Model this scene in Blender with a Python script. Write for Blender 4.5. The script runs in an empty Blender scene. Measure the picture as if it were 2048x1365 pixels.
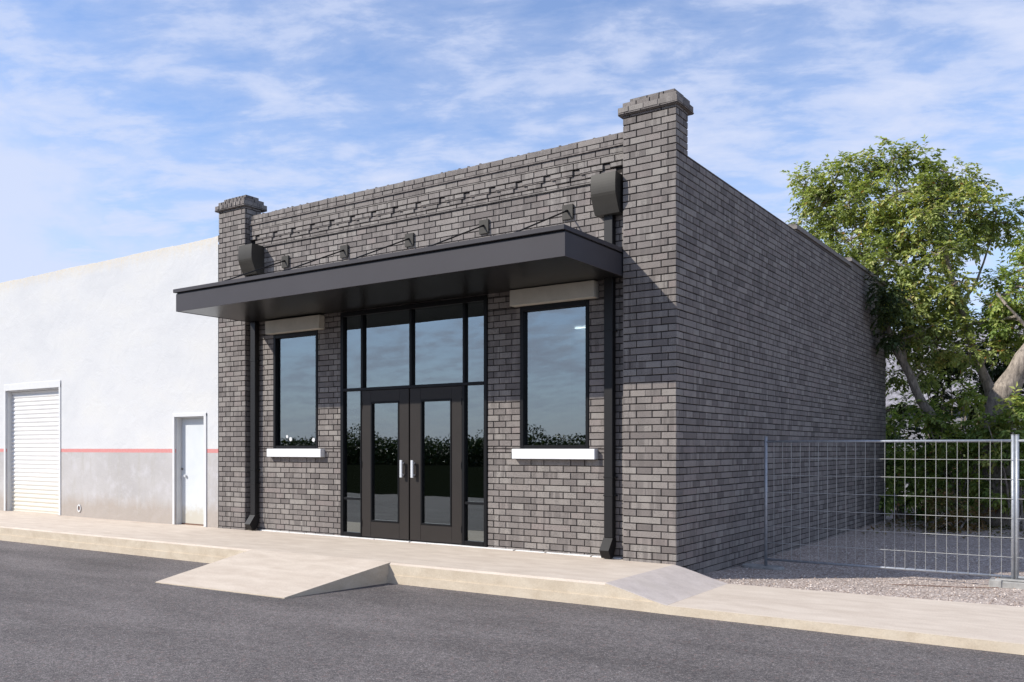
import bpy, math, random
from mathutils import Vector, Matrix, noise as mnoise
random.seed(7)
S = bpy.context.scene
R = math.radians

# ------------------------------------------------------------------ camera
cam = bpy.data.cameras.new("camera")
cam.sensor_width = 36.0
cam.lens = 1758.0 / 2048.0 * 36.0
cam.shift_y = 214.5 / 2048.0
cam.clip_start = 0.05
cam.clip_end = 3000
co = bpy.data.objects.new("camera", cam)
S.collection.objects.link(co)
co.location = (4.502, -10.238, 1.457)
co.rotation_euler = (R(90), 0, R(34.34))
S.camera = co

# ------------------------------------------------------------------ sky and sun
SUNV = Vector((-0.90, -1.0, 0.99)).normalized()
W = bpy.data.worlds.new("World")
S.world = W
W.use_nodes = True
wn, wl = W.node_tree.nodes, W.node_tree.links
wn.clear()
wout = wn.new("ShaderNodeOutputWorld")
wbg = wn.new("ShaderNodeBackground")
wbg.inputs["Strength"].default_value = 0.15
sky = wn.new("ShaderNodeTexSky")
sky.sky_type = 'NISHITA'
sky.sun_disc = False
sky.sun_elevation = math.asin(SUNV.z)
sky.sun_rotation = math.atan2(SUNV.x, SUNV.y)
sky.altitude = 300
sky.air_density = 1.0
sky.dust_density = 0.25
sky.ozone_density = 1.6


AL = 1.0      # common factor on every surface albedo


def nd(nodes, typ, **kw):
    n = nodes.new(typ)
    for k, v in kw.items():
        setattr(n, k, v)
    return n


def math_(nt, op, a, b=None, clamp=False):
    n = nt.nodes.new("ShaderNodeMath")
    n.operation = op
    n.use_clamp = clamp
    for i, v in enumerate((a, b)):
        if v is None:
            continue
        if isinstance(v, (int, float)):
            n.inputs[i].default_value = v
        else:
            nt.links.new(v, n.inputs[i])
    return n.outputs[0]


def mixc(nt, fac, a, b, mode='MIX'):
    n = nt.nodes.new("ShaderNodeMix")
    n.data_type = 'RGBA'
    n.blend_type = mode
    n.clamp_factor = True
    for sock, v in ((n.inputs[0], fac), (n.inputs[6], a), (n.inputs[7], b)):
        if isinstance(v, (int, float)):
            sock.default_value = v
        elif isinstance(v, (tuple, list)):
            k_ = AL if mode == 'MIX' else 1.0
            sock.default_value = (v[0] * k_, v[1] * k_, v[2] * k_, 1)
        else:
            nt.links.new(v, sock)
    return n.outputs[2]


def ramp(nt, fac, stops, interp='LINEAR'):
    n = nt.nodes.new("ShaderNodeValToRGB")
    n.color_ramp.interpolation = interp
    el = n.color_ramp.elements
    while len(el) < len(stops):
        el.new(0.5)
    for e, (p, c) in zip(el, stops):
        e.position = p
        if isinstance(c, (int, float)):
            c = (c, c, c)
        else:
            c = tuple(AL * q for q in c)
        e.color = (c[0], c[1], c[2], 1)
    nt.links.new(fac, n.inputs[0])
    return n.outputs[0]


def noise(nt, vec, scale, detail=4, rough=0.55, lac=2.0, dist=0.0):
    n = nt.nodes.new("ShaderNodeTexNoise")
    n.inputs["Scale"].default_value = scale
    n.inputs["Detail"].default_value = detail
    n.inputs["Roughness"].default_value = rough
    n.inputs["Lacunarity"].default_value = lac
    n.inputs["Distortion"].default_value = dist
    if vec is not None:
        nt.links.new(vec, n.inputs["Vector"])
    return n.outputs[0]


def mapping(nt, vec, loc=(0, 0, 0), rot=(0, 0, 0), sc=(1, 1, 1)):
    n = nt.nodes.new("ShaderNodeMapping")
    n.inputs["Location"].default_value = loc
    n.inputs["Rotation"].default_value = rot
    n.inputs["Scale"].default_value = sc
    nt.links.new(vec, n.inputs["Vector"])
    return n.outputs[0]


# thin high cloud: noise on a flat layer overhead
nt = W.node_tree
tc = nd(wn, "ShaderNodeTexCoord")
sep = nd(wn, "ShaderNodeSeparateXYZ")
wl.new(tc.outputs["Generated"], sep.inputs[0])
zz = math_(nt, 'ADD', math_(nt, 'MAXIMUM', sep.outputs[2], 0.0), 0.13)
cx = math_(nt, 'DIVIDE', sep.outputs[0], zz)
cy = math_(nt, 'DIVIDE', sep.outputs[1], zz)
cmb = nd(wn, "ShaderNodeCombineXYZ")
wl.new(cx, cmb.inputs[0])
wl.new(cy, cmb.inputs[1])
cv = cmb.outputs[0]
cr_ = mapping(nt, cv, rot=(0, 0, R(-26)))
m1 = mapping(nt, cr_, sc=(0.62, 1.0, 1))
n1 = noise(nt, m1, 7.5, 9, 0.60, 2.05, 0.2)
m2 = mapping(nt, cr_, loc=(3.1, 1.7, 0), sc=(0.6, 0.8, 1))
n2 = noise(nt, m2, 1.6, 5, 0.55, 2.0, 0.2)
cl = math_(nt, 'ADD', math_(nt, 'MULTIPLY', n1, 0.60), math_(nt, 'MULTIPLY', n2, 0.40))
clf = ramp(nt, cl, [(0.38, 0.06), (0.47, 0.26), (0.54, 0.62), (0.64, 0.90)])
# fuller bank of cloud low in the west
dv = nd(wn, "ShaderNodeVectorMath", operation='DOT_PRODUCT')
wl.new(tc.outputs["Generated"], dv.inputs[0])
bd = Vector((-0.885, 0.445, 0.115)).normalized()
dv.inputs[1].default_value = bd
m3 = mapping(nt, tc.outputs["Generated"], sc=(1, 1, 1.8))
bn = noise(nt, m3, 7.0, 7, 0.55)
bk = math_(nt, 'ADD', dv.outputs["Value"], math_(nt, 'MULTIPLY', math_(nt, 'SUBTRACT', bn, 0.5), 0.085))
bkf = ramp(nt, bk, [(0.970, 0.0), (0.990, 0.85)])
clall = math_(nt, 'MAXIMUM', clf, bkf)
skc = mixc(nt, 1.0, sky.outputs[0], (1.14, 1.16, 1.30), 'MULTIPLY')
hz = ramp(nt, sep.outputs[2], [(0.0, 0.85), (0.10, 0.55), (0.34, 0.0)])
skc = mixc(nt, hz, skc, (2.9, 3.7, 5.3))
clall = math_(nt, 'MULTIPLY', clall, ramp(nt, sep.outputs[2], [(0.0, 0.35), (0.10, 1.0)]))
skm = mixc(nt, clall, skc, (4.1, 4.5, 5.7))
wl.new(skm, wbg.inputs["Color"])
wl.new(wbg.outputs[0], wout.inputs[0])

sun = bpy.data.lights.new("sun", 'SUN')
sun.energy = 5.0
sun.angle = R(0.53)
sun.color = (1.0, 0.955, 0.88)
so = bpy.data.objects.new("sun", sun)
S.collection.objects.link(so)
so.rotation_euler = SUNV.to_track_quat('Z', 'Y').to_euler()
so.location = (-20, -22, 22)

S.view_settings.view_transform = 'Standard'
S.view_settings.look = 'None'
S.view_settings.exposure = 0.2
S.view_settings.gamma = 1.0
S.view_settings.use_curve_mapping = False
S.cycles.max_bounces = 6
S.cycles.transparent_max_bounces = 12


# ------------------------------------------------------------------ materials
AL = 0.86


def newmat(name):
    m = bpy.data.materials.new(name)
    m.use_nodes = True
    t = m.node_tree
    b = t.nodes["Principled BSDF"]
    return m, t, b


def objco(t, kind="Object"):
    return t.nodes.new("ShaderNodeTexCoord").outputs[kind]


def wpos(t):
    return t.nodes.new("ShaderNodeNewGeometry").outputs["Position"]


def bump(t, b, h, strength=0.5, dist=0.01):
    n = t.nodes.new("ShaderNodeBump")
    n.inputs["Strength"].default_value = strength
    n.inputs["Distance"].default_value = dist
    t.links.new(h, n.inputs["Height"])
    t.links.new(n.outputs[0], b.inputs["Normal"])


def attr(t, name="tone"):
    n = t.nodes.new("ShaderNodeAttribute")
    n.attribute_name = name
    return n.outputs["Fac"]


def simple(name, col, rough=0.5, metal=0.0, spec=0.5, var=0.0, nscale=6, bmp=0.0):
    m, t, b = newmat(name)
    b.inputs["Roughness"].default_value = rough
    b.inputs["Metallic"].default_value = metal
    b.inputs["Specular IOR Level"].default_value = spec
    if var > 0:
        p = wpos(t)
        n = noise(t, p, nscale, 5, 0.6)
        c = ramp(t, n, [(0.3, tuple(x * (1 - var) for x in col)), (0.7, tuple(min(1, x * (1 + var)) for x in col))])
        t.links.new(c, b.inputs["Base Color"])
        if bmp:
            bump(t, b, n, bmp, 0.01)
    else:
        b.inputs["Base Color"].default_value = (*[AL * q for q in col], 1)
    return m


def brick_material():
    m, t, b = newmat("painted_grey_brick")
    p = wpos(t)
    tone = attr(t)
    base = ramp(t, tone, [(0.0, (0.125, 0.107, 0.100)), (0.25, (0.200, 0.175, 0.162)), (0.6, (0.265, 0.235, 0.216)),
                          (0.85, (0.310, 0.282, 0.256)), (0.93, (0.255, 0.215, 0.200)), (1.0, (0.30, 0.27, 0.245))])
    # upright streaks of darker glaze crossing single bricks
    st = noise(t, mapping(t, p, sc=(11, 11, 0.9)), 1.0, 4, 0.6)
    cell = nd(t.nodes, "ShaderNodeTexWhiteNoise", noise_dimensions='1D')
    t.links.new(tone, cell.inputs["W"])
    stm = math_(t, 'MULTIPLY', ramp(t, st, [(0.42, 0.0), (0.54, 1.0)]), ramp(t, cell.outputs[0], [(0.25, 0.1), (0.9, 0.75)]))
    c1 = mixc(t, stm, base, (0.135, 0.118, 0.110))
    # speckle
    sp = noise(t, p, 70, 3, 0.75)
    spf = ramp(t, sp, [(0.48, 0.0), (0.64, 0.75)])
    big = noise(t, p, 5.5, 4, 0.6)
    spf = math_(t, 'MULTIPLY', spf, ramp(t, big, [(0.36, 0.15), (0.62, 1.0)]))
    c2 = mixc(t, spf, c1, (0.085, 0.078, 0.074))
    # rare dark smudges
    bl = noise(t, mapping(t, p, sc=(4, 4, 7)), 1.0, 6, 0.7)
    c3 = mixc(t, ramp(t, bl, [(0.66, 0.0), (0.74, 0.75)]), c2, (0.06, 0.056, 0.054))
    t.links.new(c3, b.inputs["Base Color"])
    b.inputs["Roughness"].default_value = 0.82
    b.inputs["Specular IOR Level"].default_value = 0.3
    bump(t, b, sp, 0.5, 0.004)
    return m


M = {}
M['brick'] = brick_material()
M['mortar'] = simple("dark_mortar", (0.020, 0.015, 0.013), 0.95, var=0.25, nscale=30)
M['black'] = simple("dark_metal_paint", (0.016, 0.015, 0.015), 0.45, spec=0.25, var=0.10, nscale=1.2)
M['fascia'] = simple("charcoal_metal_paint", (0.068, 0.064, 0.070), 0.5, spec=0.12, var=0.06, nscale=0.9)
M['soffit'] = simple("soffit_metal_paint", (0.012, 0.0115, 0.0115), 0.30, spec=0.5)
M['bronze'] = simple("bronze_metal_paint", (0.050, 0.045, 0.038), 0.48, spec=0.2, var=0.08, nscale=4)
M['frame'] = simple("black_frame_paint", (0.008, 0.008, 0.009), 0.40, spec=0.18)
M['doorleaf'] = simple("door_leaf_paint", (0.031, 0.026, 0.023), 0.45, spec=0.2, var=0.08, nscale=2)
M['steel'] = simple("brushed_steel", (0.74, 0.75, 0.77), 0.38, 0.35)
M['lintel'] = simple("stone_lintel", (0.56, 0.52, 0.44), 0.8, var=0.08, nscale=5, bmp=0.2)
M['sill'] = simple("white_sill_paint", (0.80, 0.80, 0.80), 0.7, var=0.04, nscale=6)
M['galv'] = simple("galvanised_steel", (0.42, 0.44, 0.47), 0.48, 0.45, var=0.15, nscale=25)
M['galvwire'] = simple("galvanised_wire", (0.46, 0.46, 0.44), 0.5, 0.3)
M['foot'] = simple("fence_foot_concrete", (0.34, 0.33, 0.31), 0.9, var=0.25, nscale=14, bmp=0.4)
M['grout'] = simple("pale_grout", (0.78, 0.77, 0.75), 0.9, var=0.1, nscale=30)
M['room'] = simple("room_paint", (0.75, 0.77, 0.80), 0.9)
M['roomdark'] = simple("room_floor", (0.10, 0.095, 0.09), 0.7)
M['roof'] = simple("roof_felt", (0.16, 0.16, 0.16), 0.95, var=0.2, nscale=3)
M['white_trim'] = simple("white_trim_paint", (0.70, 0.70, 0.695), 0.65, var=0.04, nscale=5)
M['rust'] = simple("rusty_pipe", (0.18, 0.09, 0.055), 0.8, var=0.3, nscale=40)
M['timber'] = simple("weathered_timber", (0.24, 0.15, 0.085), 0.85, var=0.3, nscale=9)


def glass_material():
    m = bpy.data.materials.new("coated_glass")
    m.use_nodes = True
    t = m.node_tree
    t.nodes.clear()
    out = t.nodes.new("ShaderNodeOutputMaterial")
    mix = t.nodes.new("ShaderNodeMixShader")
    tr = t.nodes.new("ShaderNodeBsdfTransparent")
    tr.inputs[0].default_value = (0.26, 0.29, 0.29, 1)
    gl = t.nodes.new("ShaderNodeBsdfGlossy")
    gl.inputs["Color"].default_value = (0.88, 0.96, 0.98, 1)
    gl.inputs["Roughness"].default_value = 0.0
    fr = t.nodes.new("ShaderNodeFresnel")
    fr.inputs[0].default_value = 1.5
    f = math_(t, 'ADD', math_(t, 'MULTIPLY', fr.outputs[0], 0.7), 0.22, True)
    n = noise(t, wpos(t), 0.9, 2, 0.5)
    bp = t.nodes.new("ShaderNodeBump")
    bp.inputs["Strength"].default_value = 0.06
    bp.inputs["Distance"].default_value = 0.02
    t.links.new(n, bp.inputs["Height"])
    t.links.new(bp.outputs[0], gl.inputs["Normal"])
    t.links.new(f, mix.inputs[0])
    t.links.new(tr.outputs[0], mix.inputs[1])
    t.links.new(gl.outputs[0], mix.inputs[2])
    t.links.new(mix.outputs[0], out.inputs[0])
    return m


M['glass'] = glass_material()


def emis(name, col, s):
    m = bpy.data.materials.new(name)
    m.use_nodes = True
    t = m.node_tree
    b = t.nodes["Principled BSDF"]
    b.inputs["Emission Color"].default_value = (*col, 1)
    b.inputs["Emission Strength"].default_value = s
    return m


M['lamp'] = emis("lit_tube", (1, 0.98, 0.95), 16.0)


def asphalt():
    m, t, b = newmat("asphalt")
    p = wpos(t)
    v = t.nodes.new("ShaderNodeTexVoronoi")
    v.inputs["Scale"].default_value = 135
    t.links.new(p, v.inputs["Vector"])
    sp = t.nodes.new("ShaderNodeSeparateColor")
    t.links.new(v.outputs["Color"], sp.inputs[0])
    stone = ramp(t, sp.outputs[0], [(0.0, (0.094, 0.084, 0.082)), (0.45, (0.152, 0.135, 0.132)), (0.8, (0.215, 0.192, 0.184)), (1.0, (0.38, 0.34, 0.32))])
    v2 = t.nodes.new("ShaderNodeTexVoronoi")
    v2.inputs["Scale"].default_value = 38
    t.links.new(p, v2.inputs["Vector"])
    s2 = t.nodes.new("ShaderNodeSeparateColor")
    t.links.new(v2.outputs["Color"], s2.inputs[0])
    stone = mixc(t, ramp(t, s2.outputs[1], [(0.93, 0.0), (0.97, 0.35)]), stone, (0.26, 0.17, 0.15))
    stone = mixc(t, ramp(t, s2.outputs[0], [(0.80, 0.0), (0.95, 0.4)]), stone, (0.065, 0.062, 0.067))
    n = noise(t, mapping(t, p, rot=(0, 0, R(8)), sc=(0.6, 1.5, 1)), 1.1, 6, 0.6)
    c = mixc(t, 1.0, stone, ramp(t, n, [(0.3, 0.74), (0.7, 1.12)]), 'MULTIPLY')
    n3 = noise(t, mapping(t, p, rot=(0, 0, R(5)), sc=(0.25, 0.9, 1)), 0.9, 4, 0.6, dist=0.5)
    c = mixc(t, 1.0, c, ramp(t, n3, [(0.35, 0.86), (0.65, 1.08)]), 'MULTIPLY')
    n2 = noise(t, p, 16, 5, 0.7)
    c = mixc(t, 1.0, c, ramp(t, n2, [(0.3, 0.78), (0.7, 1.2)]), 'MULTIPLY')
    t.links.new(c, b.inputs["Base Color"])
    b.inputs["Roughness"].default_value = 0.9
    b.inputs["Specular IOR Level"].default_value = 0.25
    h = math_(t, 'ADD', v.outputs["Distance"], math_(t, 'MULTIPLY', n2, 0.8))
    bump(t, b, h, 0.7, 0.006)
    return m


M['asphalt'] = asphalt()


def concrete(name, lo, hi, streak=(1.2, 3.2, 1), sc=1.6, patch=None):
    m, t, b = newmat(name)
    p = wpos(t)
    n = noise(t, mapping(t, p, sc=streak), sc, 7, 0.62, dist=0.4)
    c = ramp(t, n, [(0.28, lo), (0.72, hi)])
    f = noise(t, p, 60, 3, 0.7)
    c = mixc(t, 1.0, c, ramp(t, f, [(0.3, 0.90), (0.7, 1.07)]), 'MULTIPLY')
    if patch:
        q = noise(t, p, 3.2, 5, 0.6)
        c = mixc(t, ramp(t, q, [(0.5, 0.0), (0.72, 0.55)]), c, patch)
    t.links.new(c, b.inputs["Base Color"])
    b.inputs["Roughness"].default_value = 0.88
    b.inputs["Specular IOR Level"].default_value = 0.25
    bump(t, b, math_(t, 'ADD', f, n), 0.35, 0.006)
    return m


M['concrete'] = concrete("pavement_concrete", (0.55, 0.46, 0.375), (0.70, 0.605, 0.505))
M['kerb'] = concrete("kerb_concrete", (0.54, 0.445, 0.33), (0.69, 0.59, 0.455), (2, 2, 3), 2.2, (0.64, 0.555, 0.44))
M['greyslab'] = concrete("grey_slab_concrete", (0.52, 0.45, 0.405), (0.66, 0.58, 0.525), (2.5, 2.5, 1), 2.0, (0.56, 0.49, 0.42))


def gravel():
    m, t, b = newmat("gravel_stones")
    p = wpos(t)
    v = t.nodes.new("ShaderNodeTexVoronoi")
    v.inputs["Scale"].default_value = 44
    t.links.new(p, v.inputs["Vector"])
    sp = t.nodes.new("ShaderNodeSeparateColor")
    t.links.new(v.outputs["Color"], sp.inputs[0])
    c = ramp(t, sp.outputs[0], [(0.0, (0.23, 0.175, 0.145)), (0.3, (0.40, 0.315, 0.262)), (0.65, (0.55, 0.45, 0.385)), (0.9, (0.68, 0.58, 0.51)), (1.0, (0.78, 0.72, 0.67))])
    c = mixc(t, ramp(t, v.outputs["Distance"], [(0.5, 0.0), (0.9, 0.7)]), c, (0.20, 0.16, 0.14))
    n = noise(t, p, 1.4, 4, 0.6)
    c = mixc(t, 1.0, c, ramp(t, n, [(0.3, 0.85), (0.7, 1.1)]), 'MULTIPLY')
    t.links.new(c, b.inputs["Base Color"])
    b.inputs["Roughness"].default_value = 0.9
    bump(t, b, math_(t, 'MULTIPLY', v.outputs["Distance"], -1.0), 0.8, 0.014)
    return m


M['gravel'] = gravel()
M['stone'] = None


def stone_mat():
    m, t, b = newmat("loose_stone")
    c = ramp(t, attr(t), [(0.0, (0.26, 0.20, 0.165)), (0.5, (0.50, 0.405, 0.345)), (1.0, (0.78, 0.70, 0.63))])
    t.links.new(c, b.inputs["Base Color"])
    b.inputs["Roughness"].default_value = 0.9
    return m


M['stone'] = stone_mat()
M['soil'] = simple("dry_soil", (0.10, 0.075, 0.055), 0.95, var=0.4, nscale=7, bmp=0.5)
M['grass'] = simple("grass_ground", (0.013, 0.016, 0.009), 1.0, spec=0.0, var=0.45, nscale=5, bmp=0.5)


def stucco():
    m, t, b = newmat("white_and_grey_stucco")
    p = wpos(t)
    s = t.nodes.new("ShaderNodeSeparateXYZ")
    t.links.new(p, s.inputs[0])
    z = s.outputs[2]
    jig = math_(t, 'MULTIPLY', math_(t, 'SUBTRACT', noise(t, p, 14, 3, 0.6), 0.5), 0.012)
    zj = math_(t, 'ADD', z, jig)
    big = noise(t, mapping(t, p, sc=(0.5, 0.5, 1.0)), 1.1, 6, 0.6)
    drip = noise(t, mapping(t, p, sc=(7, 7, 0.55)), 1.0, 5, 0.65)
    fine = noise(t, p, 22, 5, 0.7)
    white = ramp(t, big, [(0.3, (0.61, 0.615, 0.625)), (0.5, (0.665, 0.665, 0.665)), (0.72, (0.70, 0.69, 0.66))])
    white = mixc(t, ramp(t, drip, [(0.56, 0.0), (0.75, 0.35)]), white, (0.64, 0.635, 0.63))
    white = mixc(t, ramp(t, noise(t, p, 9, 4, 0.7), [(0.68, 0.0), (0.74, 0.5)]), white, (0.58, 0.575, 0.57))
    # ochre weathering along the top edge
    topf = math_(t, 'MULTIPLY', ramp(t, math_(t, 'ADD', math_(t, 'SUBTRACT', z, 4.6), math_(t, 'MULTIPLY', drip, 0.5)), [(0.72, 0.0), (1.0, 1.0)]), ramp(t, fine, [(0.4, 0.1), (0.6, 0.8)]))
    white = mixc(t, topf, white, (0.72, 0.62, 0.46))
    grey = ramp(t, big, [(0.3, (0.43, 0.41, 0.40)), (0.7, (0.54, 0.52, 0.51))])
    grey = mixc(t, ramp(t, drip, [(0.5, 0.0), (0.72, 0.6)]), grey, (0.44, 0.415, 0.375))
    grey = mixc(t, ramp(t, noise(t, p, 3.5, 5, 0.65), [(0.5, 0.0), (0.7, 0.7)]), grey, (0.57, 0.555, 0.565))
    lowf = math_(t, 'MULTIPLY', ramp(t, math_(t, 'ADD', z, math_(t, 'MULTIPLY', noise(t, mapping(t, p, sc=(3, 3, 0.8)), 1.5, 5, 0.7), -0.5)), [(0.0, 1.0), (0.26, 0.0)]), 0.60)
    grey = mixc(t, lowf, grey, (0.38, 0.31, 0.245))
    red = mixc(t, ramp(t, fine, [(0.45, 0.0), (0.7, 0.7)]), (0.66, 0.27, 0.255), (0.64, 0.36, 0.34))
    above = math_(t, 'GREATER_THAN', zj, 1.446)
    inred = math_(t, 'GREATER_THAN', zj, 1.372)
    c = mixc(t, inred, grey, red)
    c = mixc(t, above, c, white)
    t.links.new(c, b.inputs["Base Color"])
    b.inputs["Roughness"].default_value = 0.9
    b.inputs["Specular IOR Level"].default_value = 0.2
    h = math_(t, 'ADD', math_(t, 'MULTIPLY', noise(t, p, 3.0, 7, 0.62, dist=0.6), 1.0), math_(t, 'MULTIPLY', fine, 0.22))
    bump(t, b, h, 0.40, 0.03)
    return m


M['stucco'] = stucco()


def shutter_mat():
    m, t, b = newmat("shutter_paint")
    p = wpos(t)
    s = t.nodes.new("ShaderNodeSeparateXYZ")
    t.links.new(p, s.inputs[0])
    n = noise(t, mapping(t, p, sc=(1.5, 1.5, 4)), 1.2, 5, 0.6)
    c = ramp(t, n, [(0.3, (0.77, 0.765, 0.755)), (0.6, (0.83, 0.82, 0.80)), (0.8, (0.81, 0.775, 0.69))])
    low = math_(t, 'MULTIPLY', ramp(t, math_(t, 'ADD', s.outputs[2], math_(t, 'MULTIPLY', n, -0.5)), [(0.0, 1.0), (0.75, 0.0)]), 0.55)
    c = mixc(t, low, c, (0.66, 0.60, 0.44))
    t.links.new(c, b.inputs["Base Color"])
    b.inputs["Roughness"].default_value = 0.5
    return m


M['shutter'] = shutter_mat()


def leafdoor():
    m, t, b = newmat("pale_steel_door_paint")
    p = wpos(t)
    s = t.nodes.new("ShaderNodeSeparateXYZ")
    t.links.new(p, s.inputs[0])
    n = noise(t, p, 3, 5, 0.6)
    c = ramp(t, n, [(0.3, (0.63, 0.66, 0.675)), (0.7, (0.70, 0.72, 0.73))])
    low = math_(t, 'MULTIPLY', ramp(t, math_(t, 'ADD', s.outputs[2], math_(t, 'MULTIPLY', noise(t, p, 9, 5, 0.7), -0.4)), [(0.0, 1.0), (0.2, 0.0)]), 0.7)
    c = mixc(t, low, c, (0.50, 0.44, 0.32))
    t.links.new(c, b.inputs["Base Color"])
    b.inputs["Roughness"].default_value = 0.5
    return m


M['paledoor'] = leafdoor()


def bark(name, a, c2):
    m, t, b = newmat(name)
    p = wpos(t)
    n = noise(t, mapping(t, p, sc=(1, 1, 0.3)), 16, 6, 0.7, dist=0.6)
    c = ramp(t, n, [(0.32, a), (0.66, c2)])
    t.links.new(c, b.inputs["Base Color"])
    b.inputs["Roughness"].default_value = 0.95
    bump(t, b, n, 1.0, 0.03)
    return m


M['bark'] = bark("grey_bark", (0.12, 0.10, 0.085), (0.46, 0.39, 0.32))


def leafmat(name, stops, trans=0.35):
    m = bpy.data.materials.new(name)
    m.use_nodes = True
    t = m.node_tree
    b = t.nodes["Principled BSDF"]
    out = t.nodes["Material Output"]
    c = ramp(t, attr(t), stops)
    t.links.new(c, b.inputs["Base Color"])
    b.inputs["Roughness"].default_value = 0.55
    b.inputs["Specular IOR Level"].default_value = 0.35
    tr = t.nodes.new("ShaderNodeBsdfTranslucent")
    c2 = mixc(t, 1.0, c, (1.25, 1.35, 0.55), 'MULTIPLY')
    t.links.new(c2, tr.inputs[0])
    mx = t.nodes.new("ShaderNodeMixShader")
    mx.inputs[0].default_value = trans
    t.links.new(b.outputs[0], mx.inputs[1])
    t.links.new(tr.outputs[0], mx.inputs[2])
    t.links.new(mx.outputs[0], out.inputs[0])
    return m


M['leaf'] = leafmat("yellow_green_leaves", [(0.0, (0.10, 0.13, 0.045)), (0.35, (0.27, 0.325, 0.10)), (0.7, (0.47, 0.525, 0.18)),
                                            (0.93, (0.72, 0.68, 0.30)), (0.97, (0.42, 0.24, 0.05)), (1.0, (0.36, 0.14, 0.05))])
M['leafg'] = leafmat("green_leaves", [(0.0, (0.09, 0.14, 0.04)), (0.4, (0.22, 0.31, 0.08)), (0.8, (0.40, 0.48, 0.13)),
                                      (0.95, (0.54, 0.55, 0.18)), (0.98, (0.30, 0.16, 0.05)), (1.0, (0.26, 0.12, 0.06))])
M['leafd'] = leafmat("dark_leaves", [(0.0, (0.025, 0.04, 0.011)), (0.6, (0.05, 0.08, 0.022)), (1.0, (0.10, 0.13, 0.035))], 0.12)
M['leafb'] = leafmat("brown_green_leaves", [(0.0, (0.07, 0.085, 0.025)), (0.4, (0.13, 0.14, 0.035)), (0.7, (0.22, 0.15, 0.055)), (1.0, (0.30, 0.17, 0.08))], 0.25)


# ------------------------------------------------------------------ building helpers
WORLD = {}


def tag(o, label=None, cat=None, group=None, kind=None):
    if label: o["label"] = label
    if cat: o["category"] = cat
    if group: o["group"] = group
    if kind: o["kind"] = kind
    return o


def empty(name, loc, label, cat, group=None):
    o = bpy.data.objects.new(name, None)
    o.empty_display_size = 0.3
    S.collection.objects.link(o)
    o.location = loc
    WORLD[o] = Vector(loc)
    return tag(o, label, cat, group)


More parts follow.
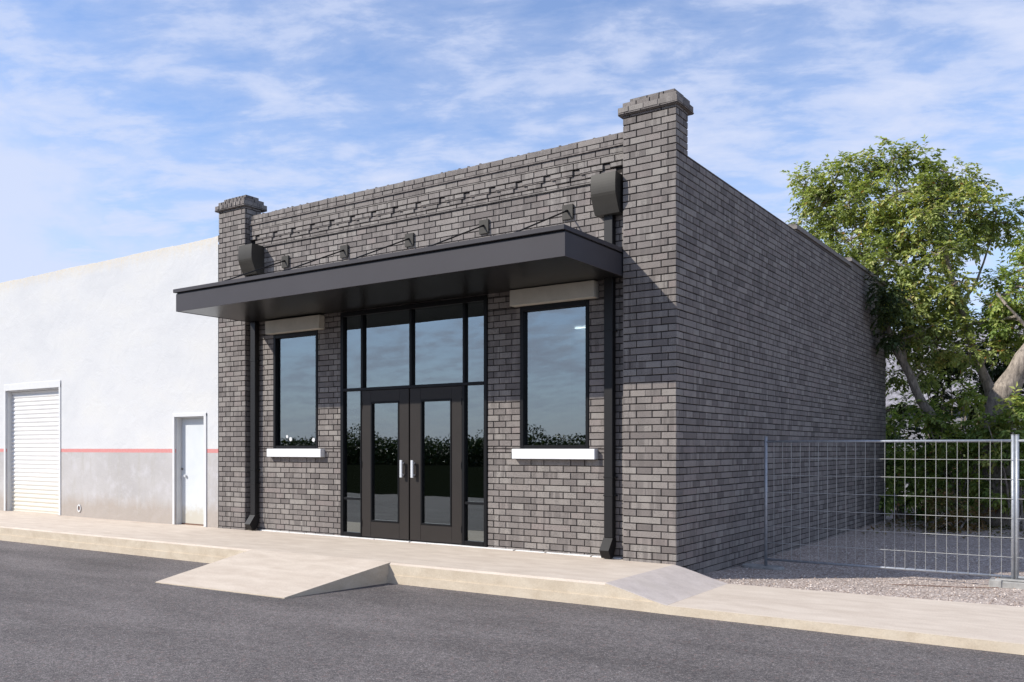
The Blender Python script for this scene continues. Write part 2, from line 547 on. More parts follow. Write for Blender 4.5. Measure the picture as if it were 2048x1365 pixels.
class MB:
    def __init__(s):
        s.v, s.f, s.t = [], [], []

    def add(s, vs, fs, tone=0.5):
        k = len(s.v)
        s.v.extend(vs)
        s.f.extend([tuple(i + k for i in f) for f in fs])
        s.t.extend([tone] * len(fs))

    def box(s, x0, x1, y0, y1, z0, z1, tone=0.5):
        v = [(x0, y0, z0), (x1, y0, z0), (x1, y1, z0), (x0, y1, z0), (x0, y0, z1), (x1, y0, z1), (x1, y1, z1), (x0, y1, z1)]
        s.add(v, [(0, 3, 2, 1), (4, 5, 6, 7), (0, 1, 5, 4), (1, 2, 6, 5), (2, 3, 7, 6), (3, 0, 4, 7)], tone)

    def bbox(s, x0, x1, y0, y1, z0, z1, b=0.01, tone=0.5):
        """box with chamfered edges"""
        X, Y, Z = (x0, x1), (y0, y1), (z0, z1)
        vs, idx = [], {}
        for i in (0, 1):
            for j in (0, 1):
                for k in (0, 1):
                    sx, sy, sz = (1 if i == 0 else -1), (1 if j == 0 else -1), (1 if k == 0 else -1)
                    for a in range(3):
                        p = [X[i] + sx * b, Y[j] + sy * b, Z[k] + sz * b]
                        p[a] = (X[i], Y[j], Z[k])[a]
                        idx[(i, j, k, a)] = len(vs)
                        vs.append(tuple(p))
        fs = []
        for a in range(3):
            o1, o2 = [(1, 2), (2, 0), (0, 1)][a]
            for e in (0, 1):
                q = []
                for (u, w) in ((0, 0), (1, 0), (1, 1), (0, 1)):
                    c = [0, 0, 0]
                    c[a] = e; c[o1] = u; c[o2] = w
                    q.append(idx[(*c, a)])
                fs.append(tuple(q if e == 1 else reversed(q)))
        for a in range(3):   # edges running along axis a
            o1, o2 = [(1, 2), (2, 0), (0, 1)][a]
            for u in (0, 1):
                for w in (0, 1):
                    q = []
                    for e, ax in ((0, o1), (1, o1), (1, o2), (0, o2)):
                        c = [0, 0, 0]
                        c[a] = e; c[o1] = u; c[o2] = w
                        q.append(idx[(*c, ax)])
                    fs.append(tuple(q))
        for i in (0, 1):
            for j in (0, 1):
                for k in (0, 1):
                    fs.append(tuple(idx[(i, j, k, a)] for a in range(3)))
        s.add(vs, fs, tone)

    def tube(s, pts, rads, n=8, cap=True, tone=0.5):
        pts = [Vector(p) for p in pts]
        if isinstance(rads, (int, float)):
            rads = [rads] * len(pts)
        vs, fs = [], []
        prev = None
        for i, p in enumerate(pts):
            d = (pts[min(i + 1, len(pts) - 1)] - pts[max(i - 1, 0)]).normalized()
            if prev is None:
                a = d.orthogonal().normalized()
            else:
                a = (prev - d * prev.dot(d))
                a = a.normalized() if a.length > 1e-6 else d.orthogonal().normalized()
            prev = a
            b = d.cross(a)
            for k in range(n):
                an = 2 * math.pi * k / n
                vs.append(tuple(p + (a * math.cos(an) + b * math.sin(an)) * rads[i]))
        for i in range(len(pts) - 1):
            for k in range(n):
                k2 = (k + 1) % n
                fs.append((i * n + k, i * n + k2, (i + 1) * n + k2, (i + 1) * n + k))
        if cap:
            fs.append(tuple(reversed(range(n))))
            fs.append(tuple((len(pts) - 1) * n + k for k in range(n)))
        s.add(vs, fs, tone)

    def extr(s, prof, x0, x1, tone=0.5):
        """profile of (y, z) points swept along x"""
        n = len(prof)
        vs = [(x0, y, z) for y, z in prof] + [(x1, y, z) for y, z in prof]
        fs = [tuple(range(n)), tuple(reversed(range(n, 2 * n)))]
        for i in range(n):
            j = (i + 1) % n
            fs.append((i, i + n, j + n, j))
        s.add(vs, fs, tone)

    def build(s, name, mat, parent=None, smooth=False, origin=None, fix=True):
        me = bpy.data.meshes.new(name)
        xs = [p[0] for p in s.v]; ys = [p[1] for p in s.v]; zs = [p[2] for p in s.v]
        o = Vector(origin) if origin else Vector(((min(xs) + max(xs)) / 2, (min(ys) + max(ys)) / 2, min(zs)))
        me.from_pydata([(p[0] - o.x, p[1] - o.y, p[2] - o.z) for p in s.v], [], s.f)
        at = me.attributes.new("tone", 'FLOAT', 'FACE')
        at.data.foreach_set("value", s.t)
        if fix:
            import bmesh
            bm = bmesh.new(); bm.from_mesh(me)
            bmesh.ops.recalc_face_normals(bm, faces=bm.faces)
            bm.to_mesh(me); bm.free()
        me.materials.append(mat)
        if smooth:
            me.polygons.foreach_set("use_smooth", [True] * len(me.polygons))
        me.update()
        ob = bpy.data.objects.new(name, me)
        S.collection.objects.link(ob)
        WORLD[ob] = o
        if parent:
            ob.parent = parent
            ob.location = o - WORLD[parent]
        else:
            ob.location = o
        return ob


def dup(o, off, parent=None):
    """copy one object (and its children) and shift it"""
    c = o.copy()
    S.collection.objects.link(c)
    WORLD[c] = WORLD[o] + Vector(off)
    if parent is None:
        parent = o.parent
    c.parent = parent
    c.location = WORLD[c] - (WORLD[parent] if parent else Vector((0, 0, 0)))
    for ch in [k for k in S.objects if k.parent == o]:
        dup(ch, off, c)
    return c


# ------------------------------------------------------------------ the ground
GZ = -0.257      # road level


def sheet(name, x0, x1, y0, y1, z, mat, lab=None):
    b = MB()
    b.add([(x0, y0, z), (x1, y0, z), (x1, y1, z), (x0, y1, z)], [(0, 1, 2, 3)])
    return tag(b.build(name, mat, fix=False), kind="structure")


def ye(x):
    return -1.82 + 0.021 * x


sheet("ground", -900, 900, -900, 900, -0.40, M['soil'])
sheet("road", -90, 90, -19.5, -1.5, GZ, M['asphalt'])
sheet("grass_verge", -160, 160, -140, -13.8, GZ + 0.004, M['grass'])

# pavement deck, with the kerb face below it
b = MB()
X0 = -26.0
xs = [X0 + i * (26.0 - 0.03) / 26 for i in range(27)]
for i in range(26):
    a, c = xs[i], xs[i + 1]
    b.add([(a, ye(a) + 0.03, 0), (c, ye(c) + 0.03, 0), (c, 1.0, 0), (a, 1.0, 0)], [(0, 1, 2, 3)])
    b.add([(a, ye(a), -0.022), (c, ye(c), -0.022), (c, ye(c) + 0.03, 0), (a, ye(a) + 0.03, 0)], [(0, 1, 2, 3)])
tag(b.build("pavement", M['concrete'], fix=False), kind="structure")

# sloped grey slab at the corner
XS1, ZS = 0.70, -0.165
b = MB()
n = 12


def slopez(x):
    t = min(1, max(0, (x + 0.03) / (XS1 + 0.03)))
    return ZS * (t * t * (3 - 2 * t) * 0.25 + t * 0.75)


for i in range(n):
    a = -0.03 + (XS1 + 0.03) * i / n
    c = -0.03 + (XS1 + 0.03) * (i + 1) / n
    za, zc = slopez(a), slopez(c)
    ya, yc = -0.0 - 0.08 * i / n, -0.0 - 0.08 * (i + 1) / n
    fa, fc = ye(a) - 0.03 * i / n, ye(c) - 0.03 * (i + 1) / n
    b.add([(a, fa, za - .004), (c, fc, zc - .004), (c, fc + .03, zc + .001), (a, fa + .03, za + .001)], [(0, 1, 2, 3)])
    b.add([(a, fa + .03, za + .001), (c, fc + .03, zc + .001), (c, yc, zc), (a, ya, za)], [(0, 1, 2, 3)])
    b.add([(a, ya, za), (c, yc, zc), (c, yc + 0.02, -0.38), (a, ya + 0.02, -0.38)], [(0, 1, 2, 3)])
tag(b.build("sloping_pavement", M['greyslab'], fix=False), kind="structure")

# low path running on to the right
b = MB()
xe = 16.0
bl = 0.30
yf1 = ye(XS1) - 0.03
b.add([(XS1, yf1 + 0.03, ZS), (xe, yf1 + 0.10, ZS), (xe, bl, ZS), (3.75, 0.13, ZS), (XS1, -0.08, ZS)], [(0, 1, 2, 3, 4)])
b.add([(XS1, -0.08, ZS), (3.75, 0.13, ZS), (3.75, 0.14, -0.4), (XS1, -0.07, -0.4)], [(0, 1, 2, 3)])
b.add([(3.75, 0.13, ZS), (xe, bl, ZS), (xe, bl + .01, -0.4), (3.75, 0.14, -0.4)], [(0, 1, 2, 3)])
b.add([(XS1, yf1, ZS - 0.004), (xe, yf1 + 0.07, ZS - 0.004), (xe, yf1 + 0.10, ZS), (XS1, yf1 + 0.03, ZS)], [(0, 1, 2, 3)])
tag(b.build("path", M['concrete'], fix=False), kind="structure")

# kerb face (upper face and slightly prouder footing)
b = MB()
pts = [(x, ye(x), -0.022) for x in xs] + [(-0.03, ye(-0.03), -0.004)] + [(-0.03 + (XS1 + 0.03) * k / 12, ye(-0.03 + (XS1 + 0.03) * k / 12) - 0.03 * k / 12, slopez(-0.03 + (XS1 + 0.03) * k / 12) - 0.004) for k in range(1, 13)] + [(xe, yf1 + 0.07, ZS - 0.004)]
for p, q in zip(pts, pts[1:]):
    g = -0.150
    for (u0, u1, off) in ((None, g, 0.0), (g, -0.40, -0.012)):
        za = p[2] if u0 is None else min(g, p[2])
        zb = q[2] if u0 is None else min(g, q[2])
        la = min(u1, za); lb = min(u1, zb)
        b.add([(p[0], p[1] + off, la), (q[0], q[1] + off, lb), (q[0], q[1] + off, zb), (p[0], p[1] + off, za)], [(0, 1, 2, 3)])
    b.add([(p[0], p[1] - 0.012, min(g, p[2])), (q[0], q[1] - 0.012, min(g, q[2])), (q[0], q[1], min(g, q[2])), (p[0], p[1], min(g, p[2]))], [(0, 1, 2, 3)])
tag(b.build("kerb", M['kerb'], fix=False), kind="structure")

# wedge ramp down to the road
b = MB()
rt = [(-5.72, -1.90, 0.004), (-3.10, -1.845, 0.004)]
rb = [(-5.57, -3.55, GZ + 0.012), (-3.29, -3.43, GZ + 0.012)]
N = 10
row = []
for i in range(N + 1):
    t = i / N
    row.append([tuple(Vector(rt[k]).lerp(Vector(rb[k]), t)) for k in (0, 1)])
for i in range(N):
    (a0, a1), (c0, c1) = row[i], row[i + 1]
    b.add([c0, c1, a1, a0], [(0, 1, 2, 3)])
for k in (0, 1):
    t_, bt = row[0][k], row[-1][k]
    b.add([t_, bt, (bt[0], bt[1], -0.35), (t_[0], t_[1], -0.35)], [(0, 1, 2, 3)])
b.add([rb[0], rb[1], (rb[1][0], rb[1][1], -0.35), (rb[0][0], rb[0][1], -0.35)], [(0, 1, 2, 3)])
rm_ = b.build("ramp", M['concrete'], fix=False)
rm_.data.materials.append(M['kerb'])
for p_ in list(rm_.data.polygons)[-3:]:
    p_.material_index = 1
tag(rm_, kind="structure")

# gravel yard: gently rolling sheet
b = MB()
gx0, gx1, gy0, gy1 = -0.3, 16.0, -0.2, 26.0
nx, ny = 60, 90


def gz(x, y):
    base = -0.195 - 0.075 * min(1, max(0, (y - 0.2) / 2.0))
    return base + 0.012 * mnoise.noise(Vector((x * 1.3, y * 1.3, 0))) + 0.006 * mnoise.noise(Vector((x * 5, y * 5, 3)))


vs = []
for j in range(ny + 1):
    for i in range(nx + 1):
        x = gx0 + (gx1 - gx0) * (i / nx) ** 1.5
        y = gy0 + (gy1 - gy0) * (j / ny) ** 1.4
        vs.append((x, y, gz(x, y)))
fs = [(j * (nx + 1) + i, j * (nx + 1) + i + 1, (j + 1) * (nx + 1) + i + 1, (j + 1) * (nx + 1) + i) for j in range(ny) for i in range(nx)]
b.add(vs, fs)
tag(b.build("gravel", M['gravel'], fix=False, smooth=True), kind="structure")
# loose stones standing proud of it
b = MB()
rs = random.Random(3)
for k in range(9000):
    y = 0.0 + (rs.random() ** 1.7) * 7.0
    x = 0.15 + rs.random() * 6.0
    if y < 0.2 + (0.05 if x > 3.75 else 0) and y < -0.08 + (x - XS1) * 0.07 + 0.03:
        continue
    r = 0.005 + rs.random() ** 2 * 0.010
    z = gz(x, y)
    vv = []
    for (ax, ay, az) in ((1, 0, 0), (0, 1, 0), (-1, 0, 0), (0, -1, 0), (0, 0, 0.8), (0, 0, -0.8)):
        q = r * rs.uniform(0.7, 1.3)
        vv.append((x + ax * q + rs.uniform(-.3, .3) * r, y + ay * q + rs.uniform(-.3, .3) * r, z + 0.3 * r + az * q))
    b.add(vv, [(0, 1, 4), (1, 2, 4), (2, 3, 4), (3, 0, 4), (1, 0, 5), (2, 1, 5), (3, 2, 5), (0, 3, 5)], rs.random())
tag(b.build("loose_gravel", M['stone'], fix=False), "loose pinkish grey stones scattered over the gravel yard", "gravel", kind="stuff")

# ------------------------------------------------------------------ the brick building
C_ = 0.0904
ZJ = 0.038
UW = 0.2175
BB = empty("brick_building", (-4.5, 6.0, 0), "single storey grey brick shop building with black canopy and glazed double doors", "building")
JT = 0.0125
rb_ = random.Random(11)


def tonef():
    r = rb_.random()
    if r < 0.14: return rb_.uniform(0.12, 0.35)
    if r < 0.80: return rb_.uniform(0.35, 0.8)
    if r < 0.93: return rb_.uniform(0.8, 0.95)
    return rb_.uniform(0.93, 1.0)


def brick(b, axis, face, depth, ua, ub, za, zb, proud=0.0, tone=None, wob=1.0):
    """one brick: axis 'x' means the wall runs along x and looks to -y; 'y' runs along y and looks to +x"""
    if ub - ua < 0.012 or zb - za < 0.012:
        return
    j = JT / 2
    w = 0.0016 * wob
    c = [rb_.uniform(-w, w) for _ in range(4)]
    d = proud + rb_.uniform(-0.0012, 0.0022)
    ua, ub, z0, z1 = ua + j, ub - j, za + j, zb - j
    bv = 0.0035
    tn = tonef() if tone is None else tone
    def P(u, z, o):
        return (u, face - o, z) if axis == 'x' else (face + o, u, z)
    A = [P(ua, z0 + c[0], -depth), P(ub, z0 + c[1], -depth), P(ub, z1 + c[2], -depth), P(ua, z1 + c[3], -depth)]
    B = [P(ua, z0 + c[0], d - bv), P(ub, z0 + c[1], d - bv), P(ub, z1 + c[2], d - bv), P(ua, z1 + c[3], d - bv)]
    F = [P(ua + bv, z0 + bv + c[0], d), P(ub - bv, z0 + bv + c[1], d), P(ub - bv, z1 - bv + c[2], d), P(ua + bv, z1 - bv + c[3], d)]
    fs = [(8, 9, 10, 11)]
    for k in range(4):
        m_ = (k + 1) % 4
        fs.append((k, m_, 4 + m_, 4 + k))
        fs.append((4 + k, 4 + m_, 8 + m_, 8 + k))
    if axis == 'y':
        pass
    b.add(A + B + F, fs, tn)


def joints(kind, u0, u1, ph):
    """upright joints of one course"""
    out = []
    k0 = int(math.floor((u0 - ph) / UW)) - 2
    for k in range(k0, k0 + int((u1 - u0) / UW) + 6):
        if kind == 'A':
            if k % 3 == 1:
                continue
            u = ph + 0.121 - 0.0 + k * UW
        else:
            u = ph + k * UW
        u += 0.006 * math.sin(k * 12.9 + (7 if kind == 'A' else 0))
        if u0 + 0.02 < u < u1 - 0.02:
            out.append(u)
    return [u0] + out + [u1]


def brickfield(b, axis, face, u0, u1, z0, z1, ph=-0.115, holes=(), c=C_, zj=ZJ, depth=0.016, par=0, wob=1.0):
    k = int(math.floor((z0 - zj) / c)) - 1
    while zj + k * c < z1:
        za, zb = zj + k * c, zj + (k + 1) * c
        kind = 'A' if (k + par) % 2 else 'B'
        js = joints(kind, u0, u1, ph)
        cuts = sorted(set([max(za, z0), min(zb, z1)] + [h for ho in holes for h in ho[2:4] if za < h < zb]))
        for ca, cb in zip(cuts, cuts[1:]):
            if cb - ca < 0.008:
                continue
            mid = (ca + cb) / 2
            hs = [ho for ho in holes if ho[2] < mid < ho[3]]
            for ua, ub in zip(js, js[1:]):
                segs = [(ua, ub)]
                for ho in hs:
                    ns = []
                    for (p, q) in segs:
                        if ho[1] <= p or ho[0] >= q:
                            ns.append((p, q))
                        else:
                            if p < ho[0]: ns.append((p, ho[0]))
                            if q > ho[1]: ns.append((ho[1], q))
                    segs = ns
                tn = tonef()
                for (p, q) in segs:
                    if q - p > 0.30 and rb_.random() < 0.25:     # a double: two tones with a hair joint
                        m_ = (p + q) / 2
                        brick(b, axis, face, depth, p, m_ + JT / 2, ca, cb, tone=tn, wob=wob)
                        brick(b, axis, face, depth, m_ - JT / 2 + 0.0015, q, ca, cb, wob=wob)
                    else:
                        brick(b, axis, face, depth, p, q, ca, cb, tone=tn, wob=wob)
        k += 1


PY = 0.15                      # recessed panel face
XL, XP, XQ = -8.99, -8.245, -0.753
HB = 5.20                      # side parapet
holes = [(-7.669, -6.560, 1.447, 3.455), (-6.01, -3.03, -0.5, 3.64), (-2.451, -1.337, 1.447, 3.470)]
# mortar-backed front wall with openings
b = MB()
mf = PY + 0.012
xcut = sorted(set([XP, XQ] + [h for ho in holes for h in ho[:2]]))
zcut = sorted(set([-0.3, 5.45] + [h for ho in holes for h in ho[2:4] if h > -0.3]))
for xa, xb in zip(xcut, xcut[1:]):
    for za, zb in zip(zcut, zcut[1:]):
        mx, mz = (xa + xb) / 2, (za + zb) / 2
        if any(ho[0] < mx < ho[1] and ho[2] < mz < ho[3] for ho in holes):
            continue
        b.add([(xa, mf, za), (xb, mf, za), (xb, mf, zb), (xa, mf, zb)], [(0, 1, 2, 3)])
        b.add([(xa, mf + .26, za), (xb, mf + .26, za), (xb, mf + .26, zb), (xa, mf + .26, zb)], [(3, 2, 1, 0)])
for ho in holes:
    x0, x1, z0, z1 = ho
    z0 = max(z0, -0.3)
    for q in ([(x0, z0), (x0, z1)], [(x1, z1), (x1, z0)], [(x0, z1), (x1, z1)], [(x1, z0), (x0, z0)]):
        (a, c), (d, e) = q
        b.add([(a, mf, c), (d, mf, e), (d, mf + .26, e), (a, mf + .26, c)], [(0, 1, 2, 3)])
wall_m = b.build("front_wall", M['mortar'], BB, fix=False)
b = MB()
brickfield(b, 'x', PY, XP, XQ, 0.0, 5.022, ph=-0.115 - 0.10, holes=holes)
b.build("brickwork", M['brick'], wall_m, fix=False)


# piers
def pier(x0, x1, back, caps):
    b = MB()
    m_ = 0.012
    b.box(x0 + m_, x1 - m_, m_, back - m_, -0.35, 5.765)
    p = b.build("pier", M['mortar'], BB, fix=False)
    b = MB()
    brickfield(b, 'x', 0.0, x0, x1, -0.05, 5.775, ph=-0.115 if x1 > -1 else x0 + 0.21)
    zlo = -0.33 if x1 > -0.5 else 0.0
    if x1 > -0.5:
        brickfield(b, 'y', x1, 0.0, back, HB, 5.775, ph=0.09)
    else:
        brickfield(b, 'y', x1, 0.0, back, zlo, 5.775, ph=0.03)
    for k in range(int((5.775 - zlo) / C_)):     # plain left and back flanks
        pass
    b.build("brickwork", M['brick'], p, fix=False)
    b = MB()
    cw = caps
    for i, (o, za, zb) in enumerate([(0.050, 5.775, 5.795), (0.042, 5.795, 5.868), (0.004, 5.868, 5.936), (-0.066, 5.936, 5.998)]):
        xa, xb, ya, yb = x0 - o, x1 + o * 0.8, -o, back + 0.06 + o
        b.box(xa + .009, xb - .009, ya + .009, yb - .009, za, zb)
    core = b.build("pier_cap", M['mortar'], p, fix=False)
    b = MB()
    for i, (o, za, zb) in enumerate([(0.050, 5.770, 5.797), (0.042, 5.793, 5.870), (0.004, 5.866, 5.938), (-0.066, 5.934, 6.0)]):
        xa, xb, ya, yb = x0 - o, x1 + o * 0.8, -o, back + 0.06 + o
        if cw == 'soldier' and i in (1, 2, 3):
            nn = 14
            st = (xb - xa) / nn
            for k in range(nn):
                brick(b, 'x', ya, 0.02, xa + k * st, xa + (k + 1) * st, za, zb, proud=(0.008 if k % 2 else 0.0), wob=1.5)
        else:
            js = [xa, xa + 0.10 + 0.05 * i, xa + 0.33 + 0.03 * i, xa + 0.60 - 0.04 * i, xb]
            for ua, ub in zip(js, js[1:]):
                brick(b, 'x', ya, 0.02, ua, ub, za, zb, wob=2.0)
        js = [ya, ya + 0.16 + 0.03 * i, ya + 0.38, yb] if yb - ya > .45 else [ya, (ya + yb) / 2, yb]
        for ua, ub in zip(js, js[1:]):
            brick(b, 'y', xb, 0.02, ua, ub, za, zb, wob=2.0)
    # top, back and left shells
    for i, (o, za, zb) in enumerate([(0.050, 5.770, 5.870), (0.004, 5.868, 5.938), (-0.066, 5.934, 6.001)]):
        xa, xb, ya, yb = x0 - o, x1 + o * 0.8, -o, back + 0.06 + o
        b.box(xa + 0.001, xb - 0.014, ya + 0.014, yb - 0.001, za, zb - 0.002, 0.35)
    b.build("cap_brickwork", M['brick'], core, fix=False)
    return p


pier(XQ, 0.0, 0.36, 'stretcher')
pier(XL, XP, 0.36, 'soldier')

# parapet band and stepped corbel courses across the panel
b = MB()
b.box(XP, XQ, PY - 0.045, 0.36, 5.445, 5.592)
b.box(XP, XQ, PY - 0.006, 0.36, 5.03, 5.445)
par = b.build("parapet", M['mortar'], BB, fix=False)
b = MB()
rp = random.Random(5)


def course(face, za, zb, step, off, proud=0.0, tl=0.3, th=0.90, depth=0.03, dbl=True):
    u = XP + 0.004
    k = 0
    u2 = XP + off
    while u < XQ - 0.01:
        e = min(u2, XQ)
        if e - u > 0.015:
            brick(b, 'x', face, depth, u, e, za, zb, proud=proud, tone=rp.uniform(tl, th), wob=1.2)
        u = u2
        u2 = u2 + step * (rp.choice((1, 1, 1.95)) if dbl else 1) + rp.uniform(-0.006, 0.006)
        k += 1


course(PY - 0.060, 5.518, 5.597, 0.21, 0.10, dbl=True)
course(PY - 0.066, 5.449, 5.518, 0.205, 0.16, dbl=False)
b.box(XP, XQ, PY - 0.078, PY, 5.432, 5.448, 0.9)                 # thin projecting ledge
course(PY - 0.056, 5.345, 5.431, 0.215, 0.07)
b.box(XP, XQ, PY - 0.060, PY, 5.329, 5.343, 0.75)
course(PY - 0.054, 5.240, 5.328, 0.212, 0.12, tl=0.55, th=0.85, dbl=False)
# dentils: pairs of bricks with a gap, one brick corbelled below each pair
per = 0.466
u = -1.925 + 0.0
while u > XP: u -= per
u += 0.0
while u < XQ:
    a0 = u
    for k in (0, 1):
        p0 = a0 + k * 0.182
        p1 = p0 + 0.182
        p0, p1 = max(p0, XP), min(p1, XQ)
        if p1 - p0 > 0.02:
            brick(b, 'x', PY - 0.050, 0.07, p0, p1, 5.168, 5.236, tone=rp.uniform(0.6, 0.85))
    if a0 + 0.10 > XP and a0 + 0.33 < XQ:
        b.box(a0 + 0.012, min(a0 + 0.352, XQ), PY - 0.046, PY, 5.158, 5.167, 0.9)
        brick(b, 'x', PY - 0.038, 0.05, a0 + 0.085, a0 + 0.315, 5.093, 5.157, tone=rp.uniform(0.65, 0.85))
    # recessed bricks between
    g0, g1 = max(a0 + 0.364, XP), min(a0 + per, XQ)
    if g1 - g0 > 0.02:
        brick(b, 'x', PY + 0.0, 0.02, g0, g1, 5.165, 5.236, tone=0.55, proud=0.022)
    q0, q1 = max(a0 + 0.315, XP), min(a0 + per + 0.085, XQ)
    if q1 - q0 > 0.03:
        brick(b, 'x', PY + 0.0, 0.02, q0, q1, 5.093, 5.162, tone=rp.choice((0.35, 0.6, 0.75)), proud=0.022)
    u += per
course(PY - 0.022, 5.036, 5.090, 0.2, 0.15, tl=0.5, th=0.85, dbl=True, depth=0.02)
b.box(XP, XQ, PY - 0.028, PY + 0.05, 5.022, 5.035, 0.8)
# rough mortar crumbs and tile edges along the very top
u = XP
while u < XQ:
    w_ = rp.uniform(0.05, 0.3)
    b.box(u, min(u + w_ - 0.006, XQ), PY - 0.052 + rp.uniform(0, .012), 0.35, 5.592, 5.603 + rp.uniform(0.0, 0.006), rp.uniform(0.3, 0.8))
    if rp.random() < 0.55:
        b.box(u + w_ * .4, u + w_ * .4 + 0.03, PY - 0.04, PY + 0.02, 5.600, 5.616 + rp.uniform(0, 0.006), 0.05)
    u += w_
b.build("corbelled_brickwork", M['brick'], par, fix=False)

# side wall
b = MB()
SY = 12.3
b.box(-0.30, -0.012, 0.014, SY, -0.4, HB - 0.02)
sw = b.build("side_wall", M['mortar'], BB, fix=False)
b = MB()
brickfield(b, 'y', 0.0, 0.0, SY, -0.33, HB, ph=0.085, wob=1.3)
brickfield(b, 'x', 0.0, -0.02, 0.0, -0.38, -0.06, ph=-5)
b.build("brickwork", M['brick'], sw, fix=False)
b = MB()
b.box(-0.30, -0.004, 0.37, 5.0, HB + 0.001, HB + 0.014, 0.5)
b.box(-0.33, 0.025, 5.0, 8.85, HB + 0.035, HB + 0.095, 0.7)
b.box(-0.31, 0.008, 5.0, 8.85, HB + 0.096, HB + 0.125, 0.5)
b.box(-0.30, -0.006, 5.02, 8.85, HB + 0.002, HB + 0.034, 0.05)
b.box(-0.30, -0.001, 8.86, SY, HB + 0.002, HB + 0.13, 0.5)
b.box(-0.33, 0.025, 8.86, SY + .03, HB + 0.16, HB + 0.215, 0.7)
b.box(-0.31, 0.008, 8.86, SY + .02, HB + 0.216, HB + 0.245, 0.5)
b.box(-0.30, -0.008, 8.88, SY, HB + 0.131, HB + 0.159, 0.05)
b.build("coping", M['brick'], sw, fix=False)
b = MB()
b.box(XL, -0.301, SY - 0.3, SY, -0.4, HB - 0.01)
b.build("rear_wall", M['mortar'], BB, fix=False)
b = MB()
b.box(XL + 0.01, XL + 0.28, 0.37, SY - 0.31, -0.4, HB - 0.03)
b.build("party_wall", M['mortar'], BB, fix=False)
b = MB()
b.box(XL + 0.29, -0.31, 0.43, SY - 0.31, 4.6, 4.8)
b.build("roof", M['roof'], BB, fix=False)
b = MB()
b.box(-2.95, XP + 5.3, 0.02, 0.03, 0.001, 0.002)
# pale grout line where wall meets pavement
b = MB()
u = XP + 0.3
while u < XQ - 0.3:
    w_ = rp.uniform(0.1, 0.5)
    b.box(u, u + w_, PY - 0.045 - rp.uniform(0, 0.018), PY - 0.001, 0.001, 0.012 + rp.uniform(0, 0.006))
    u += w_ + (rp.uniform(0.01, 0.05) if rp.random() < 0.4 else 0.0)
b.build("grout_line", M['grout'], wall_m, fix=False)


# windows
def window(x0, x1, z0, z1, lint, sill, fw=0.052):
    b = MB()
    ya, yb = PY - 0.006, PY + 0.15
    b.bbox(x0, x0 + fw, ya, yb, z0, z1, 0.004)
    b.bbox(x1 - fw, x1, ya, yb, z0, z1, 0.004)
    b.bbox(x0 + fw + .001, x1 - fw - .001, ya + .002, yb, z0, z0 + fw, 0.004)
    b.bbox(x0 + fw + .001, x1 - fw - .001, ya + .002, yb, z1 - fw - 0.02, z1, 0.004)
    w = b.build("window", M['frame'], BB)
    g = MB()
    g.box(x0 + fw - 0.005, x1 - fw + 0.005, PY + 0.055, PY + 0.061, z0 + fw - .005, z1 - fw - 0.015)
    p = g.build("pane", M['glass'], w)
    l = MB()
    l.bbox(lint[0], lint[1], 0.03, PY + 0.10, lint[2], lint[3], 0.005)
    l.build("lintel", M['lintel'], w)
    s = MB()
    s.bbox(sill[0], sill[1], 0.06, PY + 0.06, sill[2], sill[3], 0.006)
    s.build("sill", M['sill'], w)
    return w, p


wl_, pl_ = window(-7.669, -6.560, 1.449, 3.452, (-7.749, -6.402, 3.453, 3.682), (-7.746, -6.398, 1.306, 1.448))
wr_, pr_ = window(-2.451, -1.337, 1.449, 3.468, (-2.555, -1.196, 3.472, 3.696), (-2.541, -1.200, 1.306, 1.448))
# small white discs set low on the left pane
for (sx, sz, r_) in ((-7.38, 1.66, 0.028), (-7.29, 1.615, 0.036), (-6.72, 1.60, 0.036)):
    b = MB()
    b.tube([(sx, PY + 0.052, sz), (sx, PY + 0.0535, sz)], r_, 12)
    b.build("pane_disc", M['white_trim'], wl_)

# storefront
SF = MB()
fy0, fy1 = PY - 0.02, PY + 0.12


def fb(x0, x1, z0, z1, y0=fy0, y1=fy1, B=None, bv=0.004):
    (B or SF).bbox(x0, x1, y0, y1, z0, z1, bv)


fb(-6.012, -5.945, 0.0, 3.69)
fb(-3.085, -3.028, 0.0, 3.69)
fb(-5.944, -3.086, 3.615, 3.69)
fb(-5.944, -5.561, 0.0, 0.085)
fb(-3.439, -3.086, 0.0, 0.085)
fb(-5.944, -3.086, 2.390, 2.436, fy0 - 0.004)
fb(-5.552, -5.505, 2.437, 3.614)
fb(-4.518, -4.468, 2.437, 3.614)
fb(-3.474, -3.434, 2.437, 3.614)
fb(-5.560, -5.535, 0.0, 2.389)
fb(-3.486, -3.440, 0.0, 2.389)
fb(-5.944, -5.561, 0.615, 0.655, fy0 + 0.01)
fb(-3.439, -3.086, 0.625, 0.665, fy0 + 0.01)
fb(-5.534, -3.487, 0.0, 0.028, fy0 + 0.01)
sf = SF.build("storefront", M['frame'], BB)
gy = PY + 0.028
for (x0, x1, z0, z1) in [(-5.95, -5.545, 2.43, 3.62), (-5.51, -4.505, 2.43, 3.62), (-4.47, -3.465, 2.43, 3.62), (-3.435, -3.08, 2.43, 3.62),
                         (-5.95, -5.555, 0.65, 2.395), (-5.95, -5.555, 0.08, 0.62), (-3.445, -3.08, 0.66, 2.395), (-3.445, -3.08, 0.08, 0.63)]:
    g = MB()
    g.box(x0, x1, gy, gy + 0.006, z0, z1)
    g.build("pane", M['glass'], sf)


